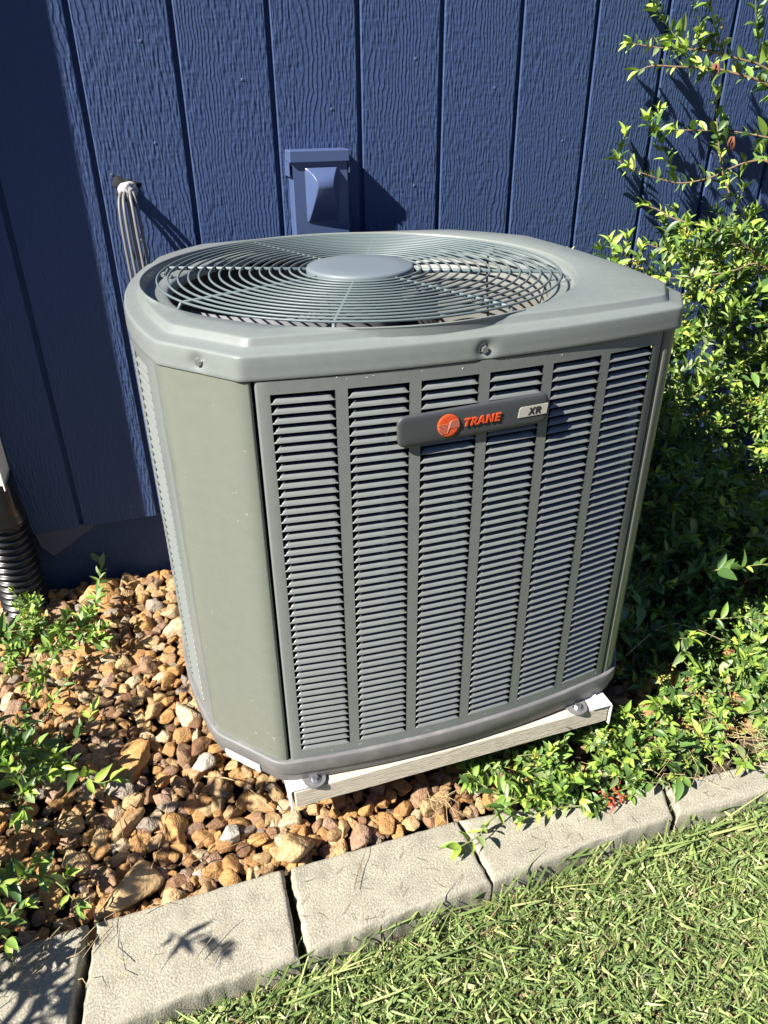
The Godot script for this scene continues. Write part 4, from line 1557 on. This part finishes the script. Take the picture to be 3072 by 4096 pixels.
	for e in [[[0.70,-1.222,0.975, 0.617,-1.215,1.011, 0.578,-1.210,1.022, 0.552,-1.205,1.032, 0.493,-1.202,1.053, 0.455,-1.205,1.069, 0.436,-1.212,1.083, 0.398,-1.216,1.088], 0.0026, 0.040, 0.5],
			[[0.82,-1.225,1.06, 0.699,-1.220,1.075, 0.664,-1.216,1.082, 0.635,-1.216,1.074, 0.591,-1.214,1.067, 0.534,-1.214,1.073], 0.0018, 0.027, 0.3],
			[[0.548,-1.212,1.036, 0.521,-1.208,1.015, 0.501,-1.205,1.002, 0.483,-1.202,0.972, 0.472,-1.200,0.937], 0.0018, 0.032, 0.2],
			[[0.90,-1.22,1.08, 0.816,-1.205,1.09, 0.755,-1.205,1.043, 0.685,-1.21,1.016], 0.0022, 0.034, 0.1],
			[[0.70,-1.22,1.00, 0.66,-1.205,1.03, 0.60,-1.200,1.03, 0.56,-1.205,1.045], 0.0016, 0.030, 0.2]]:
		var p := smooth_path(path(e[0]), 2)
		part(o, "branch", one_tube(p, e[1], 0.0009, 7), twig_green)
		leafy(L, p, 0.0125, e[2], e[3], 0.10, tw)
	for k in 16:
		var x := rng.randf_range(0.58, 0.88)
		var z := rng.randf_range(0.985, 1.05) + 0.03 * (x - 0.6)
		shoot(L, tw, Vector3(x, KERB_TOP + rng.randf_range(0.008, 0.02), z), Vector3(rng.randf_range(-1, 0.6), rng.randf_range(0.15, 0.5), rng.randf_range(-0.3, 0.6)), rng.randf_range(0.05, 0.09), 0.05, 0.011, rng.randf_range(0.024, 0.034), 0.15, 0.05, 0.0)
	for i in L.at.size():
		if L.at[i].origin.y < KERB_TOP + 0.006: L.at[i].origin.y = KERB_TOP + 0.006
	finish_shrub(o, L, tw)

	# left side: by the drain pipe, in the gravel, and the bush whose edge shades the kerb
	o = thing("pipe_shrub", Vector3(-0.36, -1.215, 0.26), "leafy low shrub trailing over the gravel in front of the black drain pipe", "shrub")
	L = Leaves.new()
	tw = begin()
	for e in [[[-0.52,-1.19,0.21, -0.458,-1.16,0.217, -0.372,-1.15,0.246, -0.305,-1.145,0.286, -0.242,-1.140,0.303, -0.212,-1.135,-0.167,-1.130,0.276], 0.037],
			[[-0.308,-1.140,0.268, -0.328,-1.140,0.345, -0.336,-1.150,0.405, -0.353,-1.150,0.440, -0.362,-1.155,0.473], 0.033], [[-0.305,-1.145,0.29, -0.26,-1.15,0.325, -0.225,-1.15,0.345], 0.034]]:
		var p := smooth_path(path(e[0]), 2)
		part(o, "branch", one_tube(p, 0.0022, 0.0009, 7), twig_green)
		leafy(L, p, 0.0115, e[1], 0.35, 0.12, tw)
	for k in 16:
		shoot(L, tw, Vector3(rng.randf_range(-0.62, -0.38), rng.randf_range(-1.215, -1.17), rng.randf_range(0.17, 0.27)), Vector3(rng.randf_range(-0.6, 0.8), rng.randf_range(0.1, 0.35), rng.randf_range(-0.3, 0.7)), rng.randf_range(0.05, 0.09), 0.05, 0.011, rng.randf_range(0.024, 0.034), 0.2, 0.1, 0.0)
	finish_shrub(o, L, tw, 220)

	o = thing("left_shrub", Vector3(-0.66, -1.225, 0.80), "dark green shrub with yellow berries at the left edge reaching over the gravel", "shrub")
	L = Leaves.new()
	tw = begin()
	for e in [[[-0.60,-1.20,0.62, -0.45,-1.15,0.62, -0.366,-1.14,0.603, -0.331,-1.135,0.583, -0.320,-1.135,0.546, -0.300,-1.135,0.494, -0.280,-1.130,0.465], 0.030], [[-0.45,-1.17,0.66, -0.33,-1.16,0.67, -0.277,-1.155,0.658, -0.254,-1.150,0.632, -0.241,-1.145,0.587], 0.032],
			[[-0.55,-1.17,0.70, -0.42,-1.13,0.68, -0.341,-1.130,0.672, -0.309,-1.130,0.713, -0.289,-1.130,0.733, -0.265,-1.130,0.762, -0.245,-1.130,0.787, -0.222,-1.135,0.805, -0.203,-1.130,0.807], 0.041],
			[[-0.42,-1.15,0.64, -0.373,-1.120,0.657, -0.369,-1.120,0.705, -0.366,-1.125,0.754, -0.357,-1.130,0.831], 0.040], [[-0.52,-1.18,0.92, -0.386,-1.160,0.938, -0.342,-1.155,0.953, -0.305,-1.160,0.956, -0.262,-1.175,1.015], 0.034], [[-0.55,-1.17,0.95, -0.46,-1.12,0.97, -0.40,-1.13,1.02, -0.36,-1.15,1.06], 0.032]]:
		var p := smooth_path(path(e[0]), 2)
		part(o, "branch", one_tube(p, 0.0024, 0.0009, 7), twig_green)
		leafy(L, p, 0.0140, e[1], 0.35, 0.10, tw, 0.01)
	for k in 58:
		var z := rng.randf_range(0.58, 1.06)
		var x := rng.randf_range(-0.70, -0.42) + 0.05 * (z - 0.7)
		shoot(L, tw, Vector3(x, gravel_level(x, z) + rng.randf_range(0.02, 0.12), z), Vector3(rng.randf_range(-0.5, 0.8), rng.randf_range(0.1, 0.8), rng.randf_range(-0.4, 0.7)), rng.randf_range(0.07, 0.12), 0.05, 0.0125, rng.randf_range(0.026, 0.038), 0.15, 0.1, 0.05)
	for k in 46:                                                     # its taller middle, just outside the picture
		var z := rng.randf_range(0.60, 1.34)
		shoot(L, tw, Vector3(rng.randf_range(-1.05, -0.66), rng.randf_range(-1.1, -0.62), z), Vector3(rng.randf_range(-0.7, 0.8), rng.randf_range(0.1, 0.9), rng.randf_range(-0.5, 0.6)), rng.randf_range(0.10, 0.18), 0.03, 0.014, rng.randf_range(0.028, 0.04), 0.2, 0.1, 0.02)
	finish_shrub(o, L, tw)

func litter() -> void:
	var straw := mat(Color(0.46, 0.36, 0.19), 0.8)
	var brown := mat(Color(0.20, 0.11, 0.06), 0.85)
	var lines := [[[-0.035,-1.205,0.785, 0.03,-1.203,0.815, 0.085,-1.212,0.905], straw, 0.0014, "pale straw stalk lying on the gravel left of the beam"], [[-0.205,-1.20,0.80, -0.19,-1.207,0.90, -0.175,-1.232,0.98], brown, 0.0009, "thin reddish stem standing in the gravel near the big rock"], [[-0.11,-1.20,0.835, -0.125,-1.21,0.90, -0.15,-1.22,0.955], straw, 0.0012, "straw stem leaning on the gravel beside the big rock"], [[-0.10,-1.215,0.965, -0.02,-1.215,0.90, 0.035,-1.212,0.865], brown, 0.0011, "brown pine needle across the gravel behind the leaf shadowed kerb stone"], [[-0.09,-1.214,0.968, 0.0,-1.214,0.955, 0.06,-1.212,0.947], brown, 0.0011, "red brown twig lying along the back of the kerb"], [[0.19,-1.228,1.10, 0.205,-1.228,1.07, 0.235,-1.228,1.03, 0.24,-1.23,0.995], brown, 0.0008, "thin brown stem curling over the clean kerb stone"], [[0.93,-1.14,0.80, 1.02,-1.06,0.80, 1.10,-1.09,0.82, 1.17,-1.13,0.84], straw, 0.0016, "bent straw stalk arching out of the shaded shrub"]]
	for e in lines:
		single("dry_stem", one_tube(smooth_path(path(e[0]), 2), e[2], e[2] * 0.6, 6), e[1], e[3], "dry stem")
	# straw heaps
	for h in [[Vector3(-0.40, KERB_TOP + 0.006, 1.07), Vector2(0.11, 0.06), 60, "loose dry straw scattered on the shaded kerb stone"], [Vector3(1.04, -1.212, 1.03), Vector2(0.12, 0.045), 150, "tangle of dry yellow stems over the right kerb stones"], [Vector3(0.40, -1.232, 0.985), Vector2(0.03, 0.012), 12, "wisp of dry grass behind the kerb joint under the beam"]]:
		var s := begin()
		for k in h[2]:
			var c: Vector3 = h[0] + Vector3(rng.randfn() * h[1].x, rng.randf_range(0.0, 0.016), rng.randfn() * h[1].y)
			var d := Vector3(rng.randf_range(-1, 1), rng.randf_range(-0.08, 0.12), rng.randf_range(-1, 1)).normalized() * rng.randf_range(0.012, 0.042)
			c.y = maxf(c.y, KERB_TOP + 0.004)
			tube(s, PackedVector3Array([c - d, c + Vector3(rng.randfn() * 0.008, 0.004, rng.randfn() * 0.008), c + d]), 0.0008, 0.0004, 4, false)
		var o := single("dry_straw", done(s), straw, h[3], "straw", "", "stuff")
	# clippings strewn on the kerb
	var s := begin()
	for k in 70:
		var x := rng.randf_range(0.08, 1.2)
		var z := rng.randf_range(1.04 + 0.06 * clampf(x - 0.4, 0.0, 0.4), 1.165 - 0.04 * clampf(x, 0.0, 1.0))
		var d := Vector3(rng.randf_range(-1, 1), 0, rng.randf_range(-1, 1)).normalized() * rng.randf_range(0.004, 0.013)
		var c := Vector3(x, KERB_TOP + 0.0035, z)
		tube(s, PackedVector3Array([c - d, c + Vector3(rng.randfn() * 0.002, 0.0008, rng.randfn() * 0.002), c + d]), 0.0005, 0.0003, 4, false)
	single("grass_clippings", done(s), mat(Color(0.17, 0.17, 0.075), 0.8), "small dry clippings strewn over the kerb stones", "clippings", "", "stuff")
	# withered leaves and bits of bark between the stones
	s = begin()
	for k in 70:
		var x := rng.randf_range(-0.42, 0.5)
		var z := rng.randf_range(0.08, 1.0)
		if x > 0.05 and z < 0.9: continue
		var c := Vector3(x, gravel_level(x, z) + rng.randf_range(0.006, 0.02), z)
		var d := Vector3(rng.randf_range(-1, 1), rng.randf_range(-0.2, 0.2), rng.randf_range(-1, 1)).normalized() * rng.randf_range(0.004, 0.013)
		var w := d.cross(Vector3.UP).normalized() * rng.randf_range(0.001, 0.004)
		quad(s, c - d, c + w - Vector3(0, 0.001, 0), c + d, c - w)
	single("leaf_litter", done(s), mat(Color(0.22, 0.13, 0.065), 0.8), "small withered leaf scraps scattered between the gravel stones", "leaf litter", "", "stuff")
	# red dead leaves
	s = begin()
	for k in 26:
		var c := Vector3(0.72 + rng.randfn() * 0.026, KERB_TOP + 0.008 + rng.randf() * 0.012, 1.072 + rng.randfn() * 0.015)
		var d := Vector3(rng.randf_range(-1, 1), rng.randf_range(-0.2, 0.5), rng.randf_range(-1, 1)).normalized() * rng.randf_range(0.006, 0.014)
		tube(s, PackedVector3Array([c - d, c + Vector3(0, 0.003, 0), c + d]), 0.0022, 0.0008, 4)
	single("dead_leaf_cluster", done(s), mat(Color(0.42, 0.075, 0.03), 0.7), "cluster of withered red leaves on the kerb stone beside the sprig", "dead leaves")
